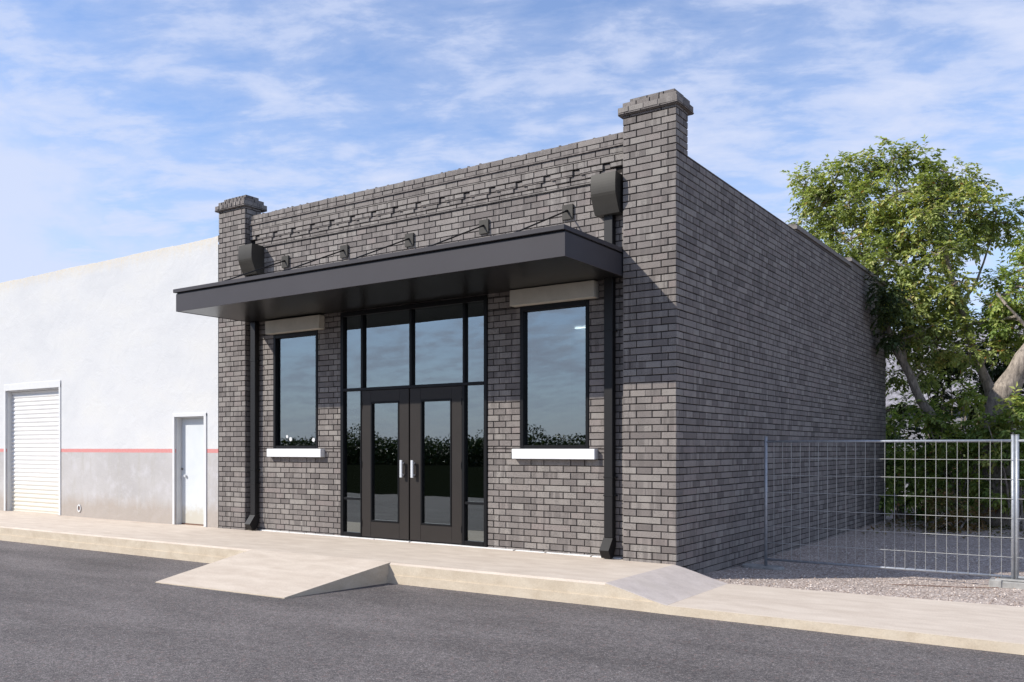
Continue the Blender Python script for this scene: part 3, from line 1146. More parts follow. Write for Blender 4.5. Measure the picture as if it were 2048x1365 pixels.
def doorleaf(x0, x1, gx0, gx1, hx):
    b = MB()
    y0, y1 = PY - 0.012, PY + 0.05
    z0, z1, ga, gb = 0.032, 2.385, 0.282, 2.200
    b.bbox(x0, gx0, y0, y1, z0, z1, 0.004)
    b.bbox(gx1, x1, y0, y1, z0, z1, 0.004)
    b.bbox(gx0, gx1, y0 + .001, y1, z0, ga, 0.003)
    b.bbox(gx0, gx1, y0 + .001, y1, gb, z1, 0.003)
    d = b.build("door", M['doorleaf'], BB)
    b = MB()
    i = 0.028
    for (a, c, e, f_) in ((gx0, gx0 + i, ga, gb), (gx1 - i, gx1, ga, gb), (gx0 + i, gx1 - i, ga, ga + i), (gx0 + i, gx1 - i, gb - i, gb)):
        b.bbox(a + .001, c - .001, y0 - 0.008, y1 - .01, e + .001, f_ - .001, 0.003)
    b.build("glazing_bead", M['frame'], d)
    g = MB()
    g.box(gx0 + .02, gx1 - .02, PY + 0.018, PY + 0.024, ga + .02, gb - .02)
    g.build("pane", M['glass'], d)
    h = MB()
    h.bbox(hx - 0.024, hx + 0.024, y0 - 0.075, y0 - 0.050, 1.0, 1.272, 0.006)
    h.bbox(hx - 0.014, hx + 0.014, y0 - 0.0495, y0 - 0.0005, 1.03, 1.055, 0.003)
    h.bbox(hx - 0.014, hx + 0.014, y0 - 0.0495, y0 - 0.0005, 1.215, 1.24, 0.003)
    h.build("handle", M['steel'], d)
    for z_ in (0.25, 1.2, 2.15):
        hg = MB()
        xh = x0 if hx > (x0 + x1) / 2 else x1
        hg.tube([(xh, y0 - 0.008, z_ - 0.05), (xh, y0 - 0.008, z_ + 0.05)], 0.008, 8)
        hg.build("hinge", M['frame'], d)


doorleaf(-5.532, -4.530, -5.335, -4.728, -4.635)
doorleaf(-4.506, -3.490, -4.290, -3.683, -4.410)

# canopy
b = MB()
cx0, cx1, cf, cz0, cz1 = -8.197, -0.768, -1.431, 3.700, 3.985
# four fascias, soffit panel recessed between them, tray above
b.box(cx0, cx1, cf, cf + 0.02, cz0, cz1)
b.box(cx0, cx0 + 0.02, cf + 0.0205, PY - 0.001, cz0, cz1)
b.box(cx1 - 0.02, cx1, cf + 0.0205, PY - 0.001, cz0, cz1)
can = b.build("canopy", M['fascia'], BB)
b = MB()
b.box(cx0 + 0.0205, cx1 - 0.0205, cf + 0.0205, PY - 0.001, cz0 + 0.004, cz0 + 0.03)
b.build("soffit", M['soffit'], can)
b = MB()
b.box(cx0 + 0.012, cx1 - 0.012, cf + 0.012, PY - 0.001, cz1, cz1 + 0.022)
b.build("recessed_joint", M['frame'], can)
b = MB()
o = 0.034
b.bbox(cx0 - o, cx1 + o * 0.3, cf - o, cf + 0.12, cz1 + 0.022, 4.064, 0.003)
b.bbox(cx0 - o, cx0 + 0.10, cf + 0.121, PY - 0.001, cz1 + 0.022, 4.063, 0.003)
b.bbox(cx1 - 0.10, cx1 + o * 0.3, cf + 0.121, PY - 0.001, cz1 + 0.022, 4.063, 0.003)
b.build("coping", M['fascia'], can)
b = MB()
b.box(cx0 + 0.101, cx1 - 0.101, cf + 0.121, PY - 0.001, cz1 + 0.022, 4.035)
b.build("roof_sheet", simple("pale_roof_sheet", (0.55, 0.56, 0.58), 0.5), can)
# hanger rods on square wall plates
xc = -1.655
b = MB()
b.bbox(xc - 0.085, xc + 0.085, PY - 0.035, PY - 0.004, 4.588, 4.790, 0.003)
plate = b.build("anchor_plate", M['bronze'], can)
b = MB()
b.tube([(xc, PY - 0.05, 4.700), (xc, -1.30, 4.085)], 0.011, 8)
b.tube([(xc, PY - 0.034, 4.705), (xc, PY - 0.075, 4.690)], 0.016, 8)
rod = b.build("tie_rod", M['frame'], can)
for x in (-3.073, -4.508, -5.919, -7.338):
    dup(plate, (x - xc, 0, 0))
    dup(rod, (x - xc, 0, 0))


# downspouts with leader heads
def downspout(x0, x1, hx0, hx1):
    b = MB()
    ya, yb = 0.045, PY - 0.012
    b.bbox(x0, x1, ya, yb, 0.275, 4.60, 0.006)
    ds = b.build("downspout", M['black'], BB)
    b = MB()
    prof = [(ya - 0.002, 0.274), (-0.075, 0.118), (-0.012, 0.012), (0.055, 0.012), (yb, 0.16), (yb, 0.274)]
    b.extr(prof, x0 - 0.004, x1 + 0.004)
    b.build("elbow", M['black'], ds)
    for z_ in (3.01, 1.075, 0.83):
        b = MB()
        b.bbox(x0 - 0.007, x1 + 0.007, ya - 0.006, yb, z_ - 0.006, z_ + 0.006, 0.002)
        for xx in (x0 - 0.016, x1 + 0.016):
            b.tube([(xx, PY - 0.001, z_), (xx, ya + 0.03, z_)], 0.010, 8)
        b.build("strap", M['black'], ds)
    b = MB()
    pr = []
    N_ = 14
    for i in range(N_ + 1):
        t = i / N_
        z_ = 5.035 - t * 0.505
        y_ = -0.125 - 0.012 * math.sin(min(1, t / 0.7) * math.pi) + (0.0 if t < 0.5 else ((t - 0.5) / 0.5) ** 1.5 * 0.105)
        pr.append((y_, z_))
    pr += [(PY - 0.004, 4.53), (PY - 0.004, 5.035)]
    b.extr(pr, hx0, hx1)
    b.build("leader_head", M['bronze'], ds)
    return ds


downspout(-1.053, -0.925, -1.150, -0.790)
downspout(-8.165, -8.035, -8.262, -7.908)

# the room behind the glass
b = MB()
rx0, rx1, ry0, ry1, rz1 = -8.69, -0.315, 0.44, 4.02, 3.715
b.add([(rx0, ry0, .02), (rx1, ry0, .02), (rx1, ry1, .02), (rx0, ry1, .02), (rx0, ry0, rz1), (rx1, ry0, rz1), (rx1, ry1, rz1), (rx0, ry1, rz1)],
      [(4, 5, 6, 7), (1, 2, 6, 5), (2, 3, 7, 6), (3, 0, 4, 7)])
rm = b.build("interior", M['room'], BB, fix=False)
b = MB()
b.box(rx0, rx1, ry0, ry1, 0.0, 0.02)
b.build("floor", M['roomdark'], rm, fix=False)
b = MB()
b.box(-4.02, -3.90, 1.9, 4.015, 0.021, rz1 - 0.001)
b.build("partition", M['room'], rm, fix=False)
b = MB()
b.box(-3.72, -3.45, 3.86, 3.90, rz1 - 0.045, rz1 - 0.02)
b.build("strip_light", M['lamp'], rm, fix=False)

# ------------------------------------------------------------------ the white building
WB = empty("white_building", (-17.5, 4, 0), "long white rendered building with red stripe and grey lower wall left of the brick shop", "building")
WT = 5.335
op = [(-16.726, -14.415, -0.3, 2.785), (-10.282, -9.394, -0.3, 2.050)]
b = MB()
wx0, wx1 = -27.0, -8.992
WF = -0.004
xcut = [wx0] + sorted([h for ho in op for h in ho[:2]]) + [wx1]
zc = [-0.4, 2.050, 2.785, 5.0]
for xa, xb in zip(xcut, xcut[1:]):
    for za, zb in zip(zc, zc[1:]):
        mx, mz = (xa + xb) / 2, (za + zb) / 2
        if any(ho[0] < mx < ho[1] and mz < ho[3] for ho in op):
            continue
        b.add([(xa, WF, za), (xb, WF, za), (xb, WF, zb), (xa, WF, zb)], [(0, 1, 2, 3)])
for ho in op:
    x0, x1, _, z1 = ho
    z0 = -0.4
    for (a, c), (d, e) in ([(x0, z0), (x0, z1)], [(x1, z1), (x1, z0)], [(x0, z1), (x1, z1)]):
        b.add([(a, WF, c), (d, WF, e), (d, WF + .32, e), (a, WF + .32, c)], [(0, 1, 2, 3)])
# uneven top edge
x = wx0
rw = random.Random(9)
prevz = WT
pts = []
while x < wx1:
    pts.append((x, WT + rw.uniform(-0.006, 0.006) + 0.004 * math.sin(x * 2.1)))
    x += rw.uniform(0.08, 0.3)
pts.append((wx1, WT + 0.02))
for (xa, za), (xb, zb) in zip(pts, pts[1:]):
    b.add([(xa, WF, 5.0), (xb, WF, 5.0), (xb, WF + 0.0, zb - .01), (xa, WF + 0.0, za - .01)], [(0, 1, 2, 3)])
    b.add([(xa, WF, za - .01), (xb, WF, zb - .01), (xb, WF + 0.02, zb), (xa, WF + 0.02, za)], [(0, 1, 2, 3)])
    b.add([(xa, WF + .02, za), (xb, WF + .02, zb), (xb, WF + 0.3, zb), (xa, WF + 0.3, za)], [(0, 1, 2, 3)])
    if rw.random() < 0.22:
        b.box(xa, xa + 0.05, 0.05, 0.12, za, za + 0.018)
b.box(wx0, wx1, 0.32, 0.34, -0.4, 5.3)
b.box(wx0, wx0 + 0.2, 0.341, 9.0, -0.4, 5.3)
b.box(wx0, wx1, 9.001, 9.2, -0.4, 5.3)
b.build("wall", M['stucco'], WB, fix=False)
b = MB()
b.box(wx0 + 0.2, wx1, 0.341, 9.0, 4.9, 5.0)
b.build("roof", M['roof'], WB, fix=False)
# roller shutter with corrugated slats
b = MB()
sx0, sx1, sy = -16.705, -14.436, 0.13
z = 0.03
prof = []
while z < 2.79:
    for t in range(8):
        a = t / 8
        prof.append((sy - 0.016 * math.sin(math.pi * min(1, a / 0.82)) if a < 0.82 else sy + 0.004, z + a * 0.0955))
    z += 0.0955
vs, fs = [], []
for (y_, z_) in prof:
    z_ = min(z_, 2.784)
    vs += [(sx0, y_, z_), (sx1, y_, z_)]
fs = [(2 * i, 2 * i + 1, 2 * i + 3, 2 * i + 2) for i in range(len(prof) - 1)]
b.add(vs, fs)
b.box(sx0, sx1, sy - 0.02, sy + 0.02, 0.002, 0.03)
sh = b.build("roller_shutter", M['shutter'], WB, fix=False)
b = MB()
b.bbox(-16.80, -16.727, WF - 0.018, WF + 0.02, 0.001, 2.86, 0.004)
b.bbox(-14.414, -14.345, WF - 0.018, WF + 0.02, 0.001, 2.86, 0.004)
b.bbox(-16.80, -14.345, WF - 0.020, WF + 0.018, 2.786, 2.935, 0.004)
b.box(-16.7265, -16.706, WF + 0.021, 0.20, 0.001, 2.784)
b.box(-14.4345, -14.4145, WF + 0.021, 0.20, 0.001, 2.784)
b.box(-16.7055, -14.435, WF + 0.021, 0.20, 2.765, 2.784)
b.build("frame", M['white_trim'], sh)
# flush steel door
b = MB()
b.bbox(-10.262, -9.414, 0.13, 0.17, 0.022, 2.03, 0.003)
dr = b.build("door", M['paledoor'], WB)
b = MB()
b.bbox(-10.345, -10.283, WF - 0.02, WF + 0.02, 0.001, 2.10, 0.004)
b.bbox(-9.393, -9.318, WF - 0.02, WF + 0.02, 0.001, 2.10, 0.004)
b.bbox(-10.345, -9.318, WF - 0.022, WF + 0.018, 2.051, 2.118, 0.004)
b.box(-10.2815, -10.264, WF + 0.021, 0.20, 0.001, 2.049)
b.box(-9.412, -9.3945, WF + 0.021, 0.20, 0.001, 2.049)
b.box(-10.2635, -9.4125, WF + 0.021, 0.20, 2.031, 2.049)
b.build("frame", M['white_trim'], dr)
b = MB()
b.tube([(-10.13, 0.129, 0.93), (-10.13, 0.105, 0.93)], 0.022, 12)
b.tube([(-10.13, 0.105, 0.93), (-10.13, 0.09, 0.93)], 0.028, 12)
b.build("handle", M['steel'], dr)
b = MB()
b.bbox(-10.255, -10.222, 0.110, 0.129, 0.86, 0.94, 0.004)
b.build("lock_plate", M['steel'], dr)
b = MB()
b.tube([(-10.238, 0.129, 1.06), (-10.238, 0.11, 1.06)], 0.02, 10)
b.build("lock_cylinder", simple("worn_lock", (0.25, 0.23, 0.22), 0.5, 0.5), dr)
b = MB()
b.box(-10.262, -9.414, 0.12, 0.19, 0.001, 0.0215)
b.build("threshold", M['rust'], dr)
# pipe stub with a dark mouth low on the wall
b = MB()
ring = []
pc = Vector((-13.61, WF, 0.185))
for rr, yy in ((0.062, 0.006), (0.066, -0.018), (0.044, -0.018), (0.040, 0.02)):
    ring.append([(pc.x + rr * math.cos(2 * math.pi * k / 16), pc.y + yy, pc.z + rr * 1.25 * math.sin(2 * math.pi * k / 16)) for k in range(16)])
vs = [p for r_ in ring for p in r_]
fs = [(i * 16 + k, i * 16 + (k + 1) % 16, (i + 1) * 16 + (k + 1) % 16, (i + 1) * 16 + k) for i in range(3) for k in range(16)]
b.add(vs, fs)
pp = b.build("pipe_collar", M['white_trim'], WB)
b = MB()
b.tube([(pc.x, pc.y - 0.004, pc.z), (pc.x, pc.y - 0.002, pc.z)], 0.043, 16)
b.build("pipe_mouth", M['rust'], pp)

# ------------------------------------------------------------------ temporary mesh fence
FY = 2.2


def fence_panel(x0, x1, label, z0=-0.13, z1=1.55):
    root = empty("mesh_fence", ((x0 + x1) / 2, FY, -0.25), label, "fence", "temporary mesh fence panels beside the brick side wall")
    b = MB()
    for x in (x0, x1):
        b.tube([(x, FY, -0.24), (x, FY, 1.62)], 0.0215, 10)
        b.tube([(x, FY, 1.62), (x, FY, 1.626)], 0.025, 10)
    b.tube([(x0, FY, z1), (x1, FY, z1)], 0.0165, 8)
    b.tube([(x0, FY, z0), (x1, FY, z0)], 0.0165, 8)
    b.build("frame", M['galv'], root, smooth=True)
    w = MB()
    nv = int(round((x1 - x0) / 0.1225))
    for k in range(1, nv):
        x = x0 + (x1 - x0) * k / nv
        bow = rw.uniform(-0.004, 0.004)
        w.tube([(x, FY - 0.018, z0 - 0.004), (x + bow, FY - 0.02, 0.7), (x, FY - 0.018, z1 + 0.004)], 0.0034, 5)
    for k in range(1, 7):
        z = z0 + (z1 - z0) * k / 7 + 0.004
        w.tube([(x0, FY - 0.028, z), ((x0 + x1) / 2, FY - 0.030, z + rw.uniform(-.004, .004)), (x1, FY - 0.028, z)], 0.0032, 5)
    w.build("wire_mesh", M['galvwire'], root)
    return root


fence_panel(0.405, 3.489, "galvanised wire mesh fence panel standing between the brick wall and the thick double post")
fence_panel(3.533, 6.61, "galvanised wire mesh fence panel cut off by the right edge of the photo")
def foot(x, w, d, h, label, rot=0.0, rim=False):
    root = MB()
    r_ = 0.03
    P_ = [(-w / 2 + d / 2 * (1 - math.cos(a)), d / 2 * math.sin(a)) for a in [R(-90 + 180 * k / 8) for k in range(9)]] if rim else None
    if rim:
        out = []
        for k in range(9):
            a = R(90 + 180 * k / 8)
            out.append((-w / 2 + d / 2 + d / 2 * math.cos(a), d / 2 * math.sin(a)))
        for k in range(9):
            a = R(-90 + 180 * k / 8)
            out.append((w / 2 - d / 2 + d / 2 * math.cos(a), d / 2 * math.sin(a)))
        n_ = len(out)
        vs = []
        g0 = gz(x, FY)
        for (sc_, zz_) in ((1.0, -0.03), (1.0, h * 0.6), (0.93, h)):
            vs += [(x + px * sc_, FY + py * sc_, g0 + zz_) for px, py in out]
        fs = [(i * n_ + k, i * n_ + (k + 1) % n_, (i + 1) * n_ + (k + 1) % n_, (i + 1) * n_ + k) for i in (0, 1) for k in range(n_)]
        fs.append(tuple(2 * n_ + k for k in range(n_)))
        root.add(vs, fs)
    else:
        g0 = gz(x, FY)
        root.bbox(x - w / 2, x + w / 2, FY - d / 2, FY + d / 2, g0 - 0.03, g0 + h, 0.012)
        root.bbox(x - w / 2 + 0.05, x + w / 2 - 0.05, FY - d / 2 + 0.03, FY + d / 2 - 0.03, g0 + h - 0.001, g0 + h + 0.025, 0.01)
        root.bbox(x - w / 2 - 0.012, x - w / 2 + 0.13, FY - d / 2 - 0.012, FY + d / 2 + 0.012, g0 - 0.02, g0 + h + 0.012, 0.008)
    return tag(root.build("concrete_block", M['foot']), label, "concrete block", "concrete feet under the mesh fence")


foot(0.36, 0.62, 0.24, 0.045, "flat rounded concrete foot under the thin fence post at the brick wall", rim=True)
foot(3.56, 0.62, 0.24, 0.085, "raised concrete block foot with end lug under the thick double fence post")
b = MB()
for k, xx in enumerate((3.30, 3.335)):
    b.tube([(xx, FY - 0.02, gz(3.3, FY) + 0.09), (xx + 0.01, FY, gz(3.3, FY) + 0.135)], 0.006, 6)
tag(b.build("lifting_loop", M['rust']), "two small rusty lifting loops on top of the concrete block foot", "loop")
# thin cable lying on the gravel
b = MB()
pc_ = [(2.25 + 0.1 * k, 1.42 + 0.012 * math.sin(k * 1.3) + 0.052 * k, 0) for k in range(12)]
b.tube([(x, y, gz(x, y) + 0.008) for x, y, _ in pc_], 0.005, 5)
tag(b.build("cable", M['rust']), "thin dark cable lying on the gravel running to the concrete block foot", "cable")

# ------------------------------------------------------------------ trees and shrubs
CAM = Vector((4.502, -10.238, 1.457))
FWD = Vector((-0.5641, 0.8257, 0))
RGT = Vector((0.8257, 0.5641, 0))
rt_ = random.Random(21)


def leaf(b, p, d, L, w, tone, rnd):
    d = d.normalized()
    s_ = d.cross(Vector((rnd.uniform(-.6, .6), rnd.uniform(-.6, .6), 1))).normalized()
    n_ = s_.cross(d).normalized()
    m_ = p + d * L * 0.45
    b.add([tuple(p), tuple(m_ + s_ * w * .5 + n_ * w * .12), tuple(p + d * L - n_ * L * .12), tuple(m_ - s_ * w * .5 + n_ * w * .12)], [(0, 1, 2), (0, 2, 3)], tone)


def sprig(b, tw, p, d, ln, nl, L, rnd, tbase):
    """a drooping twig with leaflets in pairs"""
    d = d.normalized()
    q = Vector(p)
    pts = [q.copy()]
    side = d.cross(Vector((0, 0, 1)))
    side = side.normalized() if side.length > 0.1 else Vector((1, 0, 0))
    for k in range(nl):
        t = k / nl
        d = (d + Vector((0, 0, -0.10))).normalized()
        q = q + d * (ln / nl)
        pts.append(q.copy())
        sg = 1 if k % 2 else -1
        dd = d * 0.55 + side * sg * 0.8 + Vector((rnd.uniform(-.45, .45), rnd.uniform(-.45, .45), rnd.uniform(-.6, .35)))
        tone = min(0.95, max(0, tbase + rnd.gauss(0, 0.2)))
        if rnd.random() < 0.012: tone = 0.985
        l_ = L * rnd.uniform(0.75, 1.25)
        leaf(b, q, dd, l_, l_ * rnd.uniform(0.46, 0.66), tone, rnd)
    leaf(b, q, d, L * 1.1, L * .5, min(1, max(0, tbase + rnd.gauss(0, .1))), rnd)
    if tw is not None:
        tw.tube([pts[0], pts[len(pts) // 2], pts[-1]], [0.004, 0.003, 0.0015], 4, cap=False)


def limb(b, pts, r0, r1, n=10, seg=5):
    """bent tapering limb through the given points; returns the sample points"""
    P = [Vector(p) for p in pts]
    out = []
    for i in range(len(P) - 1):
        p0 = P[max(i - 1, 0)]; p1 = P[i]; p2 = P[i + 1]; p3 = P[min(i + 2, len(P) - 1)]
        for k in range(seg):
            t = k / seg
            out.append(0.5 * ((2 * p1) + (p2 - p0) * t + (2 * p0 - 5 * p1 + 4 * p2 - p3) * t * t + (3 * p1 - p0 - 3 * p2 + p3) * t ** 3))
    out.append(P[-1])
    m_ = len(out)
    out = [p + Vector((mnoise.noise(p * 1.7), mnoise.noise(p * 1.7 + Vector((9, 0, 0))), 0)) * 0.05 for p in out]
    rd = [(r0 + (r1 - r0) * (k / (m_ - 1)) ** 0.8) * (1 + 0.12 * mnoise.noise(out[k] * 4)) for k in range(m_)]
    b.tube(out, rd, n)
    return list(zip(out, rd))


def crown(root, name, lobes, samples, leafm, rnd, L=0.115, per=26.0, tb=(0.45, 0.2), nl=9, ln=0.34, wood=True):
    """lobes: (centre, radius). leaves hang on twigs grown from the limbs towards each lobe's skin"""
    lf, tw = MB(), MB()
    for (c, r) in lobes:
        c = Vector(c)
        s0 = min(samples, key=lambda s_: (s_[0] - c).length)[0] if samples else c - Vector((0, 0, r))
        if wood and samples:
            mid = (s0 + c) / 2 + Vector((rnd.uniform(-.2, .2), rnd.uniform(-.2, .2), rnd.uniform(-.1, .25)))
            tw.tube([s0, mid, c], [0.035, 0.025, 0.012], 6, cap=False)
        nclump = max(4, int(per * r * r))
        for k in range(nclump):
            v = Vector((rnd.gauss(0, 1), rnd.gauss(0, 1), rnd.gauss(0, 1))).normalized()
            rr = r * (rnd.random() ** 0.45)
            cc = c + Vector((v.x, v.y, v.z * 0.8)) * rr
            cr = rnd.uniform(0.12, 0.30) * (0.6 + 0.5 * r)
            if wood:
                tw.tube([c, c.lerp(cc, .5) + Vector((0, 0, .05)), cc], [0.012, 0.008, 0.004], 4, cap=False)
            tbase = tb[0] + rnd.uniform(-tb[1], tb[1])
            for j in range(int(rnd.uniform(7, 13))):
                u_ = Vector((rnd.gauss(0, 1), rnd.gauss(0, 1), rnd.gauss(0, .8))).normalized()
                dd = (u_ * 0.8 + v * 0.6 + Vector((0, 0, 0.15)))
                sprig(lf, tw if j % 3 == 0 else None, cc + u_ * cr * 0.35, dd, ln * rnd.uniform(.6, 1.2), nl, L, rnd, tbase)
    lf.build(name, leafm, root, fix=False)
    if wood:
        tw.build("twigs", M['bark'], root, fix=False)


def P3(px, py, y):
    """a point of the place seen at this spot of the photograph, on the vertical plane y"""
    d = FWD + RGT * ((px - 1024) / 1758.0) + Vector((0, 0, (897 - py) / 1758.0))
    t = (y - CAM.y) / d.y
    return CAM + d * t


# large pale-green tree with several grey stems
T1 = empty("broadleaf_tree", (2.0, 13.2, -0.27), "tall yellow-green broadleaf tree spreading over the rear of the brick building", "tree", "trees behind the mesh fence")
b = MB()
base1 = Vector((2.0, 13.2, -0.3))
sm = []
sm += limb(b, [base1, (2.05, 13.1, 1.2), P3(1992, 815, 13.0)], 0.30, 0.24)
fork = P3(1992, 815, 13.0)
sm += limb(b, [fork, P3(1961, 734, 12.9), P3(1939, 677, 12.8), P3(1921, 610, 12.6), P3(1900, 540, 12.5), P3(1882, 470, 12.8), P3(1850, 400, 13.0)], 0.13, 0.012)
sm += limb(b, [P3(1961, 732, 12.9), P3(1980, 708, 12.9), P3(2000, 688, 13.1), P3(2030, 600, 13.4), P3(2040, 540, 13.6)], 0.06, 0.02)
sm += limb(b, [fork - Vector((0, 0, 1.2)), P3(1880, 850, 12.6), P3(1839, 792, 12.4), P3(1805, 725, 12.2), P3(1779, 672, 12.0), P3(1760, 600, 12.2), P3(1740, 520, 12.6), P3(1700, 430, 13.0)], 0.15, 0.03)
sm += limb(b, [P3(1805, 725, 12.2), P3(1812, 650, 12.6), P3(1815, 560, 12.9), P3(1800, 440, 13.1), P3(1790, 340, 13.2)], 0.09, 0.02)
sm += limb(b, [P3(1921, 610, 12.6), P3(1950, 570, 12.9), P3(1962, 540, 13.2), P3(1985, 460, 13.6)], 0.05, 0.015)
sm += limb(b, [P3(1815, 500, 13.0), P3(1850, 465, 13.0), P3(1872, 405, 13.0)], 0.05, 0.02)
sm += limb(b, [P3(1740, 520, 12.6), P3(1690, 480, 12.9), P3(1640, 420, 13.0)], 0.05, 0.015)
b.build("trunk", M['bark'], T1, smooth=True)
lob = []
for (px, py, rp_, y) in [(1608, 378, 40, 13.2), (1640, 430, 52, 13.4), (1668, 362, 52, 13.0), (1705, 400, 62, 12.6), (1728, 340, 50, 13.2), (1783, 322, 48, 13.0),
                         (1790, 390, 62, 12.5), (1850, 320, 32, 13.2), (1862, 385, 62, 12.8), (1925, 365, 50, 13.4), (1935, 430, 60, 13.2), (1985, 425, 44, 13.6),
                         (2015, 445, 32, 13.8), (1700, 480, 62, 12.7), (1660, 470, 42, 13.2), (1770, 470, 66, 12.6), (1840, 480, 62, 13.0), (1905, 500, 50, 13.2),
                         (1745, 545, 50, 12.5), (1800, 560, 60, 12.8), (1865, 570, 50, 13.0), (1770, 630, 46, 12.2), (1835, 640, 55, 12.6), (1895, 640, 46, 13.0),
                         (1800, 690, 44, 12.6), (1870, 690, 44, 12.8), (1915, 590, 34, 13.4),
                         (1875, 510, 44, 11.7), (1850, 440, 44, 11.8), (1905, 570, 26, 11.9), (1820, 600, 44, 11.6), (1850, 660, 34, 11.8), (1800, 740, 34, 12.8), (1850, 740, 36, 13.2), (1900, 700, 28, 13.4), (1780, 520, 44, 11.6), (1893, 345, 38, 13.0), (1900, 430, 46, 12.4), (1640, 400, 40, 12.8), (1960, 470, 36, 13.4), (1880, 600, 40, 12.2), (1962, 650, 28, 12.2), (1940, 705, 24, 12.0), (1985, 700, 24, 12.6)]:
    c = P3(px, py, y)
    depth = (c - CAM).dot(FWD)
    lob.append((c, rp_ / 1758.0 * depth * 0.88))
crown(T1, "crown", lob, sm, M['leaf'], random.Random(31), L=0.112, per=40, tb=(0.50, 0.28))
# branch hanging past the end of the side wall
lob = []
for (px, py, rp_, y) in [(1752, 610, 30, 10.6), (1740, 575, 22, 10.2), (1760, 665, 22, 11.0)]:
    c = P3(px, py, y)
    c.x = max(c.x, 0.38)
    lob.append((c, rp_ / 1758.0 * (c - CAM).dot(FWD)))
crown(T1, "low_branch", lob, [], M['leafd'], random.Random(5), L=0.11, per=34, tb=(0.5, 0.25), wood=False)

# second tree, thick leaning trunk at the right edge
T2 = empty("leaning_tree", (2.6, 12.2, -0.27), "leafy tree with a thick leaning grey-brown trunk at the right edge of the photo", "tree", "trees behind the mesh fence")
b = MB()
sm = limb(b, [(2.35, 12.15, -0.3), P3(1997, 830, 11.7), P3(2022, 768, 11.6), P3(2052, 715, 11.6), P3(2100, 640, 12.2), P3(2140, 540, 12.5), P3(2150, 420, 12.8)], 0.34, 0.10, n=14)
sm += limb(b, [P3(2100, 640, 12.2), P3(2070, 560, 12.4), P3(2050, 500, 12.6)], 0.08, 0.03)
sm += limb(b, [P3(2080, 680, 12.1), P3(2040, 640, 11.8), P3(2010, 610, 11.6)], 0.05, 0.02)
b.build("trunk", M['bark'], T2, smooth=True)
lob = []
for (px, py, rp_, y) in [(2035, 535, 36, 12.4), (2015, 590, 40, 12.0), (2050, 600, 50, 12.6), (2000, 640, 36, 12.2), (2040, 655, 34, 12.8), (1985, 610, 26, 12.6), (1965, 655, 34, 12.8),
                         (2095, 560, 60, 12.8), (2110, 480, 70, 13.2), (2110, 640, 60, 12.4), (2120, 380, 60, 13.2), (2000, 560, 22, 12.6), (2010, 690, 20, 13.2)]:
    c = P3(px, py, y)
    lob.append((c, rp_ / 1758.0 * (c - CAM).dot(FWD) * 0.9))
crown(T2, "crown", lob, sm, M['leafg'], random.Random(47), L=0.105, per=46, tb=(0.62, 0.25))


# shrubs
def shrub(name, label, cat, spec, mat, seed, L=0.125, per=34, tb=(0.5, 0.35), zbase=-0.27, nl=8, ln=0.28):
    cs = []
    for (px, py, rp_, y) in spec:
        c = P3(px, py, y)
        cs.append((c, rp_ / 1758.0 * (c - CAM).dot(FWD) * 0.92))
    bx = sum(c.x for c, r in cs) / len(cs)
    by = sum(c.y for c, r in cs) / len(cs)
    root = empty(name, (bx, by, zbase), label, cat, "shrubs under the trees behind the mesh fence")
    b = MB()
    smp = []
    rr = random.Random(seed)
    for c, r in cs:
        smp += limb(b, [(bx + rr.uniform(-.12, .12), by + rr.uniform(-.12, .12), zbase - .03), ((bx + c.x) / 2, (by + c.y) / 2, (zbase + c.z) / 2 + .1), c], 0.03, 0.008, n=6, seg=4)
    b.build("stem", M['bark'], root)
    crown(root, "foliage", cs, smp, mat, rr, L=L, per=per, tb=tb, nl=nl, ln=ln, wood=False)
    return root


shrub("shrub", "dense green shrub against the far end of the brick side wall", "shrub",
      [(1800, 900, 45, 12.9), (1810, 960, 48, 12.8), (1785, 985, 32, 12.6), (1845, 930, 48, 12.6), (1850, 985, 42, 12.5), (1790, 850, 26, 13.4), (1765, 930, 26, 12.2), (1760, 990, 22, 12.0)], M['leafg'], 61, tb=(0.45, 0.4))
shrub("shrub", "broad sunlit green shrub in front of the forked grey trunk", "shrub",
      [(1880, 850, 40, 12.2), (1925, 860, 42, 12.0), (1965, 880, 45, 11.9), (1900, 900, 46, 12.2), (1940, 930, 50, 12.0), (1890, 960, 45, 12.2), (1965, 975, 40, 12.2), (1850, 820, 26, 12.6), (1930, 800, 24, 12.0), (1915, 1000, 36, 12.3)], M['leafg'], 62, tb=(0.65, 0.4))
shrub("shrub", "tall green shrub beside the thick leaning trunk", "shrub",
      [(2005, 868, 42, 10.9), (2045, 852, 40, 10.9), (1975, 850, 30, 10.8), (2020, 930, 45, 11.1), (2060, 920, 50, 11.1), (2000, 980, 40, 11.4), (2050, 985, 42, 11.4), (2090, 880, 60, 11.4), (2100, 970, 60, 11.6), (2025, 815, 20, 10.8)], M['leafg'], 63, tb=(0.6, 0.4))
shrub("shrub", "small brown-tinged shrub growing out of the gravel in front of the hedge", "shrub",
      [(1900, 1020, 26, 10.2), (1890, 1050, 16, 9.9), (1925, 1045, 20, 10.3), (1880, 1010, 14, 10.4), (1955, 1040, 16, 10.8)], M['leafb'], 64, per=45, L=0.09, tb=(0.55, 0.35))
